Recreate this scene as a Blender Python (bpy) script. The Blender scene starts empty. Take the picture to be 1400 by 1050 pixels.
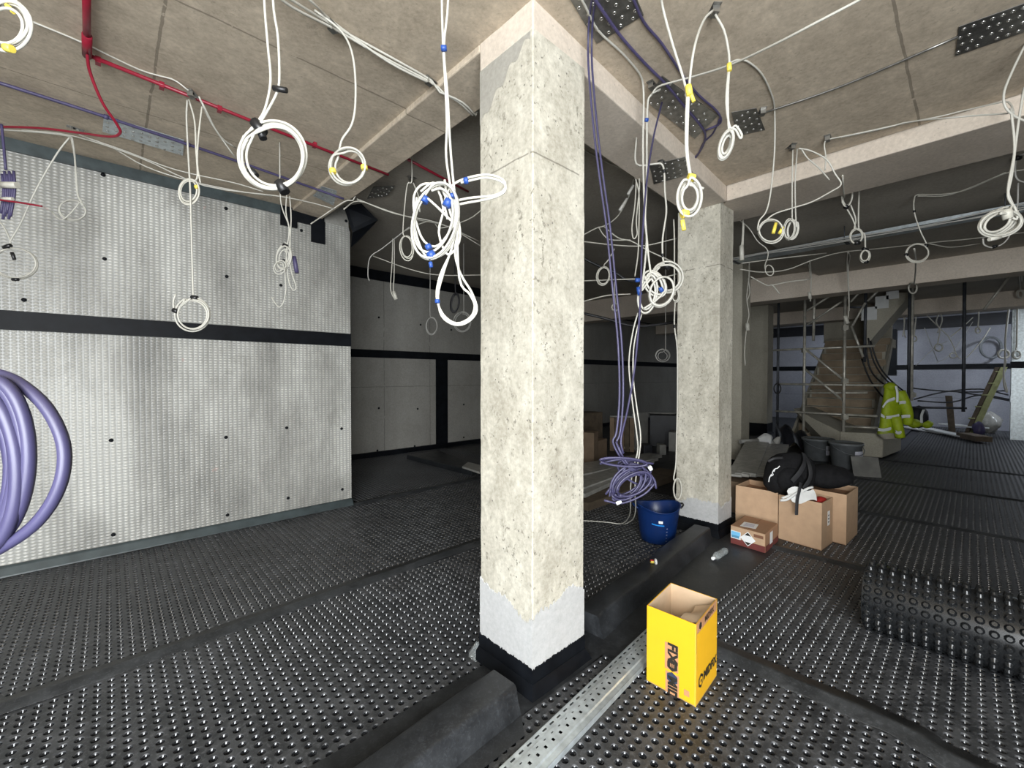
import bpy, math, random
import numpy as np
from mathutils import Vector, Matrix
random.seed(7); rng = np.random.default_rng(7)
sc = bpy.context.scene
COL = sc.collection

# ------------------------------------------------------------------ camera
F, CX, CY, HY, CH = 588.0, 700.0, 525.0, 515.0, 1.55
_p = math.atan((CY - HY) / F); _y = math.atan(630 / F)
RT = np.array([math.sin(_y), -math.cos(_y), 0.0])
FW = np.array([math.cos(_y) * math.cos(_p), math.sin(_y) * math.cos(_p), -math.sin(_p)])
UP = np.cross(RT, FW); CAM = np.array([0, 0, CH])
cam = bpy.data.cameras.new('camera'); cam.sensor_fit = 'HORIZONTAL'; cam.sensor_width = 36.0
cam.lens = F / 1400 * 36; cam.clip_start = 0.02
co = bpy.data.objects.new('camera', cam); COL.objects.link(co)
m = Matrix([[RT[i], UP[i], -FW[i], CAM[i]] for i in range(3)] + [[0, 0, 0, 1]])
co.matrix_world = m; sc.camera = co

def ray(px, py): return FW + RT * (px - CX) / F - UP * (py - CY) / F
def at(px, py, Z): return CAM + ray(px, py) * Z                 # point at a measured distance from the viewpoint
def pl(px, py, ax, c):
    d = ray(px, py); return CAM + d * ((c - CAM[ax]) / d[ax])
def fl(px, py, z=0.0): return pl(px, py, 2, z)
def zdepth(p): return float((np.array(p) - CAM) @ FW)

# ------------------------------------------------------------------ light
w = bpy.data.worlds.new('overcast_sky'); sc.world = w; w.use_nodes = True
bg = w.node_tree.nodes['Background']; bg.inputs[0].default_value = (0.93, 0.97, 1.0, 1); bg.inputs[1].default_value = 22.0
sc.view_settings.view_transform = 'Standard'; sc.view_settings.look = 'None'
sc.view_settings.exposure = 0.0; sc.view_settings.gamma = 1.0; sc.view_settings.use_curve_mapping = False
sc.cycles.max_bounces = 6; sc.cycles.diffuse_bounces = 4; sc.cycles.glossy_bounces = 3
sc.cycles.sample_clamp_indirect = 6.0; sc.cycles.use_denoising = True
def area(name, loc, target, sx, sy, power, col):
    l = bpy.data.lights.new(name, 'AREA'); l.shape = 'RECTANGLE'; l.size = sx; l.size_y = sy; l.energy = power; l.color = col
    o = bpy.data.objects.new(name, l); COL.objects.link(o); o.location = loc
    o.rotation_euler = (Vector(target) - Vector(loc)).to_track_quat('-Z', 'Y').to_euler(); return o
# unseen corner opening behind the viewpoint lets the sky in, width shaped for highlights
OPX, OPY, OPU, OPV = -2.7, -2.3, -0.5, -0.8          # opening runs along y=OPY up to x=OPU and along x=OPX up to y=OPV
for nm, loc, tgt, sx_, sy_ in (('daylight_portal', ((OPX + OPU) / 2, OPY, 1.7), ((OPX + OPU) / 2, 3, 1.7), OPU - OPX, 3.3), ('daylight_portal', (OPX, (OPY + OPV) / 2, 1.7), (3, (OPY + OPV) / 2, 1.7), OPV - OPY, 3.3)):
    area(nm, loc, tgt, sx_, sy_, 1, (1, 1, 1)).data.cycles.is_portal = True

# ------------------------------------------------------------------ materials
MATS = {}
class N:
    def __init__(s, name):
        s.m = bpy.data.materials.new(name); s.m.use_nodes = True; s.t = s.m.node_tree; s.b = s.t.nodes['Principled BSDF']
        s.tc = None; MATS[name] = s.m
    def n(s, typ, **kw):
        nd = s.t.nodes.new(typ)
        for k, v in kw.items():
            if hasattr(nd, k) and not k.startswith('i_'): setattr(nd, k, v)
        return nd
    def link(s, a, b): s.t.links.new(a, b)
    def coord(s):
        if s.tc is None:
            s.tc = s.n('ShaderNodeNewGeometry').outputs['Position']
        return s.tc
    def noise(s, scale, detail=4, rough=0.55, stretch=None, dist=0.0):
        nd = s.n('ShaderNodeTexNoise'); nd.inputs['Scale'].default_value = scale; nd.inputs['Detail'].default_value = detail
        nd.inputs['Roughness'].default_value = rough; nd.inputs['Distortion'].default_value = dist
        src = s.coord()
        if stretch:
            mp = s.n('ShaderNodeMapping'); mp.inputs['Scale'].default_value = stretch; s.link(src, mp.inputs[0]); src = mp.outputs[0]
        s.link(src, nd.inputs['Vector']); return nd.outputs['Fac']
    def voro(s, scale, feature='F1'):
        nd = s.n('ShaderNodeTexVoronoi'); nd.feature = feature; nd.inputs['Scale'].default_value = scale
        s.link(s.coord(), nd.inputs['Vector']); return nd.outputs['Distance']
    def ramp(s, fac, stops):
        nd = s.n('ShaderNodeValToRGB'); e = nd.color_ramp.elements
        while len(e) < len(stops): e.new(0.5)
        for el, (p, c) in zip(e, stops):
            el.position = p; el.color = (*c, 1) if len(c) == 3 else c
        s.link(fac, nd.inputs[0]); return nd.outputs[0]
    def mix(s, fac, a, b, mode='MIX'):
        nd = s.n('ShaderNodeMix'); nd.data_type = 'RGBA'; nd.blend_type = mode
        for v, i in ((fac, 0), (a, 6), (b, 7)):
            if isinstance(v, (int, float)): nd.inputs[i].default_value = v
            elif isinstance(v, tuple): nd.inputs[i].default_value = (*v, 1)
            else: s.link(v, nd.inputs[i])
        return nd.outputs[2]
    def math(s, op, a, b=0.0, c=None):
        nd = s.n('ShaderNodeMath'); nd.operation = op
        for i, v in enumerate((a, b) if c is None else (a, b, c)):
            if isinstance(v, (int, float)): nd.inputs[i].default_value = v
            else: s.link(v, nd.inputs[i])
        return nd.outputs[0]
    def sep(s):
        nd = s.n('ShaderNodeSeparateXYZ'); s.link(s.coord(), nd.inputs[0]); return nd.outputs
    def bump(s, h, strength=0.3, dist=0.01):
        nd = s.n('ShaderNodeBump'); nd.inputs['Strength'].default_value = strength; nd.inputs['Distance'].default_value = dist
        s.link(h, nd.inputs['Height']); s.link(nd.outputs[0], s.b.inputs['Normal'])
    def set(s, col=None, rough=None, metal=None, spec=None, **kw):
        for v, k in ((col, 'Base Color'), (rough, 'Roughness'), (metal, 'Metallic'), (spec, 'Specular IOR Level')):
            if v is None: continue
            if isinstance(v, tuple): s.b.inputs[k].default_value = (*v, 1)
            elif isinstance(v, (int, float)): s.b.inputs[k].default_value = v
            else: s.link(v, s.b.inputs[k])
        return s.m

def plain(name, col, rough=0.5, metal=0.0, spec=0.5, var=0.12, vs=9.0, bump=0.0):
    a = N(name)
    c = a.mix(a.ramp(a.noise(vs), [(0.3, (0, 0, 0)), (0.7, (1, 1, 1))]), tuple(v * (1 - var) for v in col), tuple(min(1, v * (1 + var)) for v in col))
    a.set(c, rough, metal, spec)
    if bump: a.bump(a.noise(vs * 6), bump, 0.004)
    return a.m

def concrete(name, lo, hi, pit=(0.16, 0.15, 0.13), pits=0.5, streak=None, rough=0.85, lines=(), dirt=0.5, bump=0.35, blot=0.0):
    a = N(name)
    c = a.mix(a.ramp(a.noise(1.7, 6, 0.6), [(0.32, (0, 0, 0)), (0.68, (1, 1, 1))]), lo, hi)
    c = a.mix(a.math('MULTIPLY', a.ramp(a.noise(0.9 if not streak else 2.2, 5, 0.65, streak), [(0.48, (0, 0, 0)), (0.72, (1, 1, 1))]), dirt), c, tuple(v * 0.72 for v in lo))
    fine = a.noise(38, 4, 0.7)
    if blot: c = a.mix(0.55, c, a.ramp(a.noise(7.5, 7, 0.68, (1, 1, 0.6), 0.4), [(0.33, tuple(v * 0.8 for v in lo)), (0.52, tuple((p + q) / 2 for p, q in zip(lo, hi))), (0.66, tuple(min(1, v * 1.18) for v in hi))]))
    c = a.mix(0.35, c, a.ramp(fine, [(0.3, tuple(v * 0.7 for v in lo)), (0.7, tuple(min(1, v * 1.12) for v in hi))]))
    v = a.voro(26); msk = a.math('MULTIPLY', a.math('LESS_THAN', v, 0.13), a.math('GREATER_THAN', a.noise(5, 3, 0.6), 0.5))
    msk = a.math('MULTIPLY', msk, pits)
    c = a.mix(msk, c, pit)
    if blot:
        bl = a.math('MULTIPLY', a.ramp(a.noise(30, 5, 0.7, (1, 1, 0.7), 0.5), [(0.585, (0, 0, 0)), (0.64, (1, 1, 1))]), a.ramp(a.noise(3.0, 4, 0.6), [(0.40, (0, 0, 0)), (0.58, (1, 1, 1))]))
        c = a.mix(a.math('MULTIPLY', bl, blot), c, tuple(v * 0.45 for v in lo))
    h = a.math('SUBTRACT', a.math('MULTIPLY', fine, 0.5), msk)
    sx = a.sep()
    for ax, pos, wid in lines:                         # formwork joints
        d = a.math('ABSOLUTE', a.math('SUBTRACT', a.math('ADD', sx[ax], a.math('MULTIPLY', a.math('SUBTRACT', a.noise(6, 4), 0.5), 0.02)), pos))
        k = a.math('MULTIPLY', a.math('LESS_THAN', d, wid), a.math('GREATER_THAN', a.noise(9, 3), 0.36))
        c = a.mix(a.math('MULTIPLY', k, 0.6), c, tuple(v * 0.35 for v in lo)); h = a.math('SUBTRACT', h, k)
    a.set(c, rough, 0, 0.25); a.bump(h, bump, 0.006)
    return a.m

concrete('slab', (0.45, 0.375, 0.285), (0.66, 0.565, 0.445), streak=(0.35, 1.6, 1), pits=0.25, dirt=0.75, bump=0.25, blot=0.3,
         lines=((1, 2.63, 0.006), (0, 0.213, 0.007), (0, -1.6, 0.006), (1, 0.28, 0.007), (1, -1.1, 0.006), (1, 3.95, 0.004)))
concrete('beam_concrete', (0.54, 0.465, 0.385), (0.70, 0.615, 0.52), pits=0.3, dirt=0.35, bump=0.25)
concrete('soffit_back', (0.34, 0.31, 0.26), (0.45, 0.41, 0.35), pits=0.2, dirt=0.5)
concrete('column_concrete', (0.33, 0.30, 0.235), (0.66, 0.63, 0.54), pits=0.85, streak=(1.5, 1.5, 0.35), dirt=0.65, bump=0.55, blot=0.75, lines=((2, 2.62, 0.004),))
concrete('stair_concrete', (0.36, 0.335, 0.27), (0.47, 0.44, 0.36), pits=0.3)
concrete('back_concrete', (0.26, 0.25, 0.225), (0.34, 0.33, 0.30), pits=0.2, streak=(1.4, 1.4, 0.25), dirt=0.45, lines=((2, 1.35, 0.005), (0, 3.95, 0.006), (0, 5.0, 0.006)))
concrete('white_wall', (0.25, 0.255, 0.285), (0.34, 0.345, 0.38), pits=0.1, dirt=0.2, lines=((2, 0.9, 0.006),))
concrete('patch_mortar', (0.30, 0.285, 0.25), (0.42, 0.40, 0.35), pits=0.2, dirt=0.3)
concrete('grey_coating', (0.42, 0.42, 0.415), (0.50, 0.50, 0.495), pits=0.05, dirt=0.1, bump=0.12, streak=(1, 1, .5))

def wall_membrane():
    a = N('clear_membrane'); sx = a.sep()
    # clear dimpled sheet over concrete: vertical rows of small dimples
    u = a.math('SINE', a.math('MULTIPLY', sx[0], 2 * math.pi / 0.040)); v = a.math('SINE', a.math('MULTIPLY', sx[2], 2 * math.pi / 0.026))
    d = a.math('MULTIPLY', a.math('ADD', a.math('MULTIPLY', u, 0.5), 0.5), a.math('ADD', a.math('MULTIPLY', v, 0.5), 0.5))
    big = a.ramp(a.noise(1.9, 5, 0.62, (1, 1, 0.33)), [(0.34, (0.27, 0.26, 0.235)), (0.47, (0.47, 0.455, 0.415)), (0.62, (0.76, 0.745, 0.69))])
    big = a.mix(a.math('MULTIPLY', a.math('GREATER_THAN', a.noise(2.1, 5, 0.6), 0.63), 0.25), big, (0.35, 0.33, 0.29))
    c = a.mix(a.math('MULTIPLY', a.math('SUBTRACT', 1.0, d), 0.62), big, (0.17, 0.175, 0.165))
    stain = a.math('MULTIPLY', a.math('GREATER_THAN', a.noise(3.4, 4, 0.7), 0.70), 0.35)
    c = a.mix(stain, c, (0.47, 0.28, 0.24))
    a.set(c, 0.34, 0, 0.5); a.bump(d, 0.55, 0.008)
wall_membrane()

def membrane(name, base=(0.022, 0.024, 0.027), dust=(0.15, 0.155, 0.165), amt=0.55, rough=0.36, web=0.0, spec=0.5):
    a = N(name)
    tp = a.math('GREATER_THAN', a.sep()[2], -0.0045)
    f = a.math('MULTIPLY', a.ramp(a.noise(7, 7, 0.7), [(0.42, (0, 0, 0)), (0.75, (1, 1, 1))]), amt)
    g = a.math('MULTIPLY', a.ramp(a.noise(55, 4, 0.75, None, 1.0), [(0.5, (0, 0, 0)), (0.72, (1, 1, 1))]), amt)
    f = a.math('MULTIPLY', f, tp); g = a.math('MULTIPLY', g, tp)
    c = a.mix(g, a.mix(f, base, dust), tuple(v * 1.35 for v in dust))
    a.set(c, a.math('ADD', a.math('MULTIPLY', tp, web), a.math('ADD', a.math('MULTIPLY', f, 0.35), rough)), 0, 0.5)
    a.b.inputs['Specular IOR Level'].default_value = spec
membrane('membrane', base=(0.017, 0.0185, 0.021), amt=0.52, rough=0.07, web=0.42, spec=0.8)
membrane('membrane_flat', base=(0.013, 0.0142, 0.016), dust=(0.055, 0.06, 0.066), amt=0.45, rough=0.42)
membrane('roll_membrane', base=(0.010, 0.011, 0.012), amt=0.04, rough=0.22)
membrane('joint_tape', base=(0.020, 0.0215, 0.023), dust=(0.085, 0.09, 0.095), amt=0.5, rough=0.4)
plain('black_band', (0.005, 0.006, 0.008), 0.5, spec=0.15, var=0.4)
plain('upstand_tape', (0.05, 0.065, 0.068), 0.4, var=0.3)
plain('white_cable', (0.50, 0.485, 0.43), 0.45, var=0.05, vs=30)
plain('cream_cable', (0.55, 0.53, 0.46), 0.45, var=0.08, vs=30)
plain('grey_cable', (0.38, 0.37, 0.34), 0.5, var=0.1)
plain('dark_cable', (0.02, 0.02, 0.022), 0.45)
plain('purple_cable', (0.044, 0.040, 0.092), 0.42, var=0.12)
plain('dark_purple', (0.065, 0.055, 0.125), 0.45, var=0.15)
plain('red_pipe', (0.25, 0.011, 0.028), 0.38, var=0.15)
plain('black_tape', (0.012, 0.012, 0.013), 0.4)
plain('blue_tape', (0.02, 0.07, 0.30), 0.45)
plain('yellow_tape', (0.85, 0.68, 0.10), 0.45)
plain('galvanised', (0.50, 0.545, 0.56), 0.36, metal=0.5, var=0.22, vs=22, bump=0.06)
plain('steel_plate', (0.26, 0.255, 0.24), 0.4, metal=0.85, var=0.3, vs=25)
plain('bright_steel', (0.50, 0.49, 0.46), 0.3, metal=0.9)
plain('dark_hole', (0.012, 0.012, 0.012), 0.8)
plain('scaffold_steel', (0.46, 0.44, 0.38), 0.4, metal=0.3, var=0.3)
plain('dark_scaffold', (0.06, 0.065, 0.075), 0.5, metal=0.4, var=0.3)
plain('box_yellow', (0.80, 0.43, 0.012), 0.5, var=0.03)
plain('kraft', (0.50, 0.335, 0.21), 0.75, var=0.07, vs=14)
plain('kraft_inside', (0.60, 0.44, 0.29), 0.8, var=0.08, vs=10)
plain('kraft_brown', (0.37, 0.205, 0.115), 0.75, var=0.08)
plain('kraft_dim', (0.20, 0.14, 0.09), 0.8, var=0.15)  # darker copy of the brown kraft, with dimness put into its colour
plain('kraft_tape', (0.52, 0.26, 0.13), 0.4, var=0.05)
plain('maroon_print', (0.16, 0.035, 0.03), 0.7)
plain('print_black', (0.02, 0.017, 0.012), 0.6, var=0.02)
plain('print_navy', (0.03, 0.045, 0.085), 0.6, var=0.02)
plain('print_brown', (0.20, 0.09, 0.05), 0.6, var=0.02)
plain('label_white', (0.85, 0.86, 0.86), 0.5, var=0.02)
plain('label_blue', (0.20, 0.55, 0.85), 0.5, var=0.03)
plain('label_dark_blue', (0.10, 0.30, 0.48), 0.5, var=0.03)
plain('label_tint', (0.62, 0.62, 0.70), 0.5, var=0.1, vs=40)
plain('tub_blue', (0.004, 0.022, 0.105), 0.36, var=0.12)
plain('tub_cyan', (0.02, 0.26, 0.75), 0.4)
plain('black_fabric', (0.008, 0.008, 0.009), 0.85, spec=0.2, var=0.3, vs=30, bump=0.3)
plain('strap_fabric', (0.022, 0.022, 0.024), 0.6, var=0.3)
plain('glove_white', (0.72, 0.72, 0.70), 0.7)
plain('red_cloth', (0.42, 0.02, 0.015), 0.7)
plain('hi_vis', (0.36, 0.47, 0.012), 0.6, var=0.12, vs=20, bump=0.2)
plain('reflective', (0.82, 0.85, 0.84), 0.35, var=0.03)
plain('hi_vis_dark', (0.012, 0.013, 0.02), 0.7)
plain('formwork', (0.27, 0.205, 0.135), 0.7, var=0.22, vs=6)
plain('timber_dark', (0.10, 0.075, 0.05), 0.8, var=0.3)
plain('green_plank', (0.32, 0.33, 0.15), 0.7, var=0.2)
plain('white_board', (0.66, 0.67, 0.66), 0.6, var=0.05)
plain('dirty_board', (0.35, 0.345, 0.32), 0.6, var=0.15)
plain('bucket_grey', (0.14, 0.15, 0.155), 0.5, var=0.2)
plain('dark_sheet', (0.010, 0.011, 0.016), 0.45, var=0.4, bump=0.3)
plain('plastic_sheet', (0.33, 0.325, 0.30), 0.25, var=0.18, vs=12, bump=0.35)
plain('lamp_diffuser', (0.9, 0.93, 1.0), 0.4)
_d = MATS['lamp_diffuser'].node_tree.nodes['Principled BSDF']; _d.inputs['Emission Color'].default_value = (0.8, 0.88, 1, 1); _d.inputs['Emission Strength'].default_value = 12
g = N('clear_plastic'); g.set((0.80, 0.86, 0.87), 0.12, 0, 0.5); g.b.inputs['Transmission Weight'].default_value = 0.75; g.b.inputs['IOR'].default_value = 1.15

# ------------------------------------------------------------------ mesh helpers
class MB:
    def __init__(s): s.v = []; s.f = []; s.sm = []; s.n = 0
    def add(s, v, f, smooth=False):
        v = np.asarray(v, float); s.v.append(v); s.f += [tuple(i + s.n for i in q) for q in f]; s.sm += [smooth] * len(f); s.n += len(v); return s
    def box(s, lo, hi, R=None, c=None):
        x0, y0, z0 = lo; x1, y1, z1 = hi
        v = np.array([(x, y, z) for z in (z0, z1) for x, y in ((x0, y0), (x1, y0), (x1, y1), (x0, y1))], float)
        if R is not None: v = (v - c) @ np.asarray(R).T + c
        return s.add(v, [(3, 2, 1, 0), (4, 5, 6, 7), (0, 1, 5, 4), (1, 2, 6, 5), (2, 3, 7, 6), (3, 0, 4, 7)])
    def hexa(s, b, t):                       # bottom quad, top quad (counter-clockwise from above)
        return s.add(list(b) + list(t), [(3, 2, 1, 0), (4, 5, 6, 7), (0, 1, 5, 4), (1, 2, 6, 5), (2, 3, 7, 6), (3, 0, 4, 7)])
    def tube(s, pts, r, n=7, caps=True):
        p = np.asarray(pts, float); k = len(p)
        t = np.gradient(p, axis=0); t /= np.linalg.norm(t, axis=1)[:, None] + 1e-9
        a = np.array([0, 0, 1.0]) if abs(t[0][2]) < 0.9 else np.array([1.0, 0, 0])
        u = a - t[0] * (a @ t[0]); u /= np.linalg.norm(u); rad = np.broadcast_to(np.asarray(r, float), (k,))
        ang = np.linspace(0, 2 * math.pi, n, endpoint=False); vs = []
        for i in range(k):
            u = u - t[i] * (u @ t[i]); u /= np.linalg.norm(u) + 1e-12; q = np.cross(t[i], u)
            vs.append(p[i] + rad[i] * (np.cos(ang)[:, None] * u + np.sin(ang)[:, None] * q))
        f = [(i * n + j, i * n + (j + 1) % n, (i + 1) * n + (j + 1) % n, (i + 1) * n + j) for i in range(k - 1) for j in range(n)]
        s.add(np.concatenate(vs), f, True)
        if caps:
            o = s.n - k * n; s.f += [tuple(o + j for j in range(n))[::-1], tuple(o + (k - 1) * n + j for j in range(n))]; s.sm += [False, False]
        return s
    def cyl(s, a, b, r, n=12): return s.tube([a, b], r, n)
    def lathe(s, c, prof, n=24, sx=1.0, sy=1.0, ang0=0.0):      # prof: (radius, z)
        ang = np.linspace(0, 2 * math.pi, n, endpoint=False) + ang0
        v = [(c[0] + r * math.cos(a) * sx, c[1] + r * math.sin(a) * sy, c[2] + z) for r, z in prof for a in ang]
        f = [(i * n + j, i * n + (j + 1) % n, (i + 1) * n + (j + 1) % n, (i + 1) * n + j) for i in range(len(prof) - 1) for j in range(n)]
        return s.add(v, f, True)
    def grid(s, P, smooth=True):             # P: rows x cols x 3
        P = np.asarray(P, float); r, c = P.shape[:2]
        return s.add(P.reshape(-1, 3), [(i * c + j, i * c + j + 1, (i + 1) * c + j + 1, (i + 1) * c + j) for i in range(r - 1) for j in range(c - 1)], smooth)
    def blob(s, c, rx, ry, rz, noise=0.1, n=14, m_=9, seed=0, R=None, flat=0.0):
        q = np.random.default_rng(seed); ph = q.uniform(0, 6, 6); V = []
        for i in range(m_ + 1):
            th = math.pi * i / m_
            for j in range(n):
                a = 2 * math.pi * j / n; k = 1 + noise * (math.sin(3 * a + ph[0] + 2 * th) + 0.7 * math.sin(5 * a + ph[1] - 3 * th) + 0.6 * math.sin(4 * th + ph[2] + a)) * math.sin(th)
                z = math.cos(th) * rz
                if z < -flat * rz and flat: z = -flat * rz
                V.append((rx * k * math.sin(th) * math.cos(a), ry * k * math.sin(th) * math.sin(a), z * (1 + 0.3 * noise * math.sin(a * 2 + ph[3]))))
        V = np.array(V)
        if R is not None: V = V @ np.asarray(R).T
        f = [(i * n + (j + 1) % n, i * n + j, (i + 1) * n + j, (i + 1) * n + (j + 1) % n) for i in range(m_) for j in range(n)]
        return s.add(V + np.asarray(c, float), f, True)

WL = {}
def mesh_of(name, verts, faces, sm, mat, off):
    me = bpy.data.meshes.new(name); V = (np.concatenate(verts) if isinstance(verts, list) else verts) - off
    me.from_pydata(V.tolist(), [], faces); me.polygons.foreach_set('use_smooth', sm); me.materials.append(MATS[mat]); me.update(); return me
def put(name, mb, mat, parent=None, label=None, cat=None, group=None, kind=None, bevel=0.0):
    """one mesh object; top-level ones get their origin at the middle of their base"""
    V = np.concatenate(mb.v)
    if parent is None:
        lo, hi = V.min(0), V.max(0); off = np.array([(lo[0] + hi[0]) / 2, (lo[1] + hi[1]) / 2, lo[2]])
    else: off = WL[parent.name]
    me = mesh_of(name, V, mb.f, mb.sm, mat, off)
    o = bpy.data.objects.new(name, me); COL.objects.link(o); WL[o.name] = off
    if parent is None: o.location = off
    else: o.parent = parent
    tag(o, label, cat, group, kind)
    if bevel:
        b = o.modifiers.new('soft_edge', 'BEVEL'); b.width = bevel; b.segments = 2; b.limit_method = 'ANGLE'
    return o
def tag(o, label=None, cat=None, group=None, kind=None):
    for k, v in (('label', label), ('category', cat), ('group', group), ('kind', kind)):
        if v: o[k] = v
    return o
def thing(name, loc, label=None, cat=None, group=None, kind=None):
    o = bpy.data.objects.new(name, None); o.empty_display_size = 0.05; COL.objects.link(o); o.location = loc; WL[o.name] = np.array(loc, float)
    return tag(o, label, cat, group, kind)
def text(name, s, size, origin, xdir, ydir, mat, parent, bold=0.0, lift=0.001, sx=1.0):
    cu = bpy.data.curves.new(name, 'FONT'); cu.body = s; cu.size = size; cu.offset = bold; cu.align_x = 'CENTER'; cu.align_y = 'CENTER'
    tmp = bpy.data.objects.new(name, cu); COL.objects.link(tmp)
    me = bpy.data.meshes.new_from_object(tmp); bpy.data.objects.remove(tmp)
    X = np.array(xdir, float); X /= np.linalg.norm(X); Y = np.array(ydir, float); Y /= np.linalg.norm(Y); Nn = np.cross(X, Y)
    off = WL[parent.name]
    for v in me.vertices:
        v.co = Vector(np.array(origin) + X * v.co.x * sx + Y * v.co.y + Nn * lift - off)
    me.materials.clear(); me.materials.append(MATS[mat])
    o = bpy.data.objects.new(name, me); COL.objects.link(o); o.parent = parent; WL[o.name] = off; return o
def poly(pts, thick, normal):
    """thin flat sticker from a list of 3-d points"""
    p = np.array(pts, float); nrm = np.array(normal, float); nrm /= np.linalg.norm(nrm); k = len(p); mb = MB()
    mb.add(np.concatenate([p, p + nrm * thick]), [tuple(range(k))[::-1], tuple(range(k, 2 * k))] + [(i, (i + 1) % k, k + (i + 1) % k, k + i) for i in range(k)])
    return mb
def spline(P, sub=6):
    P = np.asarray(P, float)
    if len(P) < 3: return np.linspace(P[0], P[-1], 4)
    Q = np.vstack([2 * P[0] - P[1], P, 2 * P[-1] - P[-2]]); out = []
    for i in range(1, len(Q) - 2):
        a, b, c, d = Q[i - 1:i + 3]
        for t in np.linspace(0, 1, sub, endpoint=False):
            out.append(0.5 * (2 * b + (c - a) * t + (2 * a - 5 * b + 4 * c - d) * t * t + (3 * b - a - 3 * c + d) * t ** 3))
    out.append(P[-1]); return np.array(out)
def rotz(a): return np.array([[math.cos(a), -math.sin(a), 0], [math.sin(a), math.cos(a), 0], [0, 0, 1]])
def roty(a): return np.array([[math.cos(a), 0, math.sin(a)], [0, 1, 0], [-math.sin(a), 0, math.cos(a)]])
def rotx(a): return np.array([[1, 0, 0], [0, math.cos(a), -math.sin(a)], [0, math.sin(a), math.cos(a)]])

# ================================================================== STRUCTURE
TOP = 4.0
def struct(name, mb, mat, parent=None, **k): return put(name, mb, mat, parent, kind='structure', **k)
struct('floor', MB().box((-3.0, -2.6, -0.16), (19.4, 8.4, -0.026)), 'membrane_flat')
struct('ceiling', MB().box((-3.0, -2.6, TOP), (19.4, 8.4, TOP + 0.15)), 'soffit_back')  # unseen roof box added above the bays to block sky leaking through gaps
def slab(x0, x1, y0, y1, z0, z1=None, mat='slab'):
    """ceiling bay: underside at z0 along y0 and z1 along y1"""
    z1 = z0 if z1 is None else z1
    return struct('ceiling', MB().hexa([(x0, y0, z0), (x1, y0, z0), (x1, y1, z1), (x0, y1, z1)], [(x0, y0, TOP), (x1, y0, TOP), (x1, y1, TOP), (x0, y1, TOP)]), mat)
ZS = 3.335
slab(-2.7, 1.478, 1.44, 5.3, ZS, 3.405)                   # bay towards the left wall
slab(-2.7, 1.478, -2.3, 1.44, ZS); slab(1.478, 4.22, -2.3, 1.7, ZS)                           # bay over the yellow box
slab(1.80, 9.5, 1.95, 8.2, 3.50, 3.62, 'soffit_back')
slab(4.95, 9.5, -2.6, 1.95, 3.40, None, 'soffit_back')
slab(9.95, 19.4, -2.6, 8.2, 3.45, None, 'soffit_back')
def beam(b, z0, label, mat='beam_concrete', z=None):
    zz = z or [z0] * 4
    return put('ceiling_beam', MB().hexa([(x, y, q) for (x, y), q in zip(b, zz)], [(x, y, TOP) for x, y in b]), mat, None, label, 'beam', bevel=0.008)
beam([(1.478, 1.84), (1.80, 1.84), (1.80, 8.2), (1.478, 5.3)], 3.31, 'shallow concrete beam running from nearest column to dimpled wall', 'slab', [3.305, 3.305, 3.41, 3.38])
beam([(1.478, 1.438), (4.25, 1.60), (4.25, 1.99), (1.478, 1.84)], 3.195, 'concrete downstand beam spanning between the two big columns')
beam([(4.22, -2.6), (4.95, -2.6), (4.95, 2.05), (4.25, 1.60)], 3.2, 'pale concrete downstand beam running right from second column', z=[3.2, 3.22, 3.22, 3.2])
beam([(9.5, -2.6), (9.95, -2.6), (9.95, 8.2), (9.5, 8.2)], 3.05, 'far concrete beam above the scaffold and staircase')
beam([(14.6, -2.6), (15.1, -2.6), (15.1, 8.2), (14.6, 8.2)], 3.1, 'dim brown beam in front of the far lit wall')

# walls
YW = 5.15
wl = struct('wall_left', MB().box((-2.7, YW, -0.03), (2.115, YW + 0.25, TOP)), 'back_concrete')
P0 = np.array([[(x, YW - 0.012 - 0.004 * math.sin(x * 2.3 + z) - 0.004 * math.sin(z * 3.1), z) for x in np.linspace(-2.7, 2.115, 60)] for z in np.linspace(0.07, 3.335, 34)])
put('dimple_membrane', MB().grid(P0), 'clear_membrane', wl, label='clear dimpled drainage sheet fixed over the wall')
put('return_sheet', MB().box((2.115, YW - 0.012, 0.05), (2.125, YW + 0.25, 3.3)), 'clear_membrane', wl)
put('joint_band', MB().box((-2.7, YW - 0.032, 1.915), (2.125, YW - 0.015, 2.065)), 'black_band', wl, label='black joint tape band')
put('top_strip', MB().box((-2.7, YW - 0.035, 3.305), (1.5, YW - 0.01, 3.42)), 'upstand_tape', wl)
put('top_strip', MB().box((1.45, YW - 0.035, 3.265), (1.82, YW - 0.01, 3.42)), 'black_band', wl)
for px, py, p2, q2 in ((382, 278, 405, 313), (424, 300, 443, 335)):
    q, r_ = pl(px, py, 1, YW), pl(p2, q2, 1, YW); put('tape_patch', MB().box((q[0], YW - 0.04, r_[2]), (r_[0], YW - 0.02, q[2])), 'black_band', wl)
pg = MB()
plug = MB().lathe((0, 0, 0), [(0.0, 0.012), (0.012, 0.011), (0.016, 0.004), (0.017, 0)], 10)
plug_me = None
for px, py in ((141, 239), (309, 285), (143, 354), (310, 378), (152, 602), (309, 598), (155, 731), (311, 704), (392, 585), (467, 586), (394, 681), (468, 669), (384, 390), (412, 315), (473, 302), (33, 410)):
    q = pl(px, py, 1, YW - 0.015)
    if plug_me is None:
        V = np.concatenate(plug.v) @ rotx(math.pi / 2).T; plug_me = mesh_of('fixing_plug', V, plug.f, plug.sm, 'black_band', np.zeros(3))
    o = bpy.data.objects.new('fixing_plug', plug_me); COL.objects.link(o); o.parent = wl; o.location = Vector(q - WL[wl.name]); WL[o.name] = q
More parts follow.
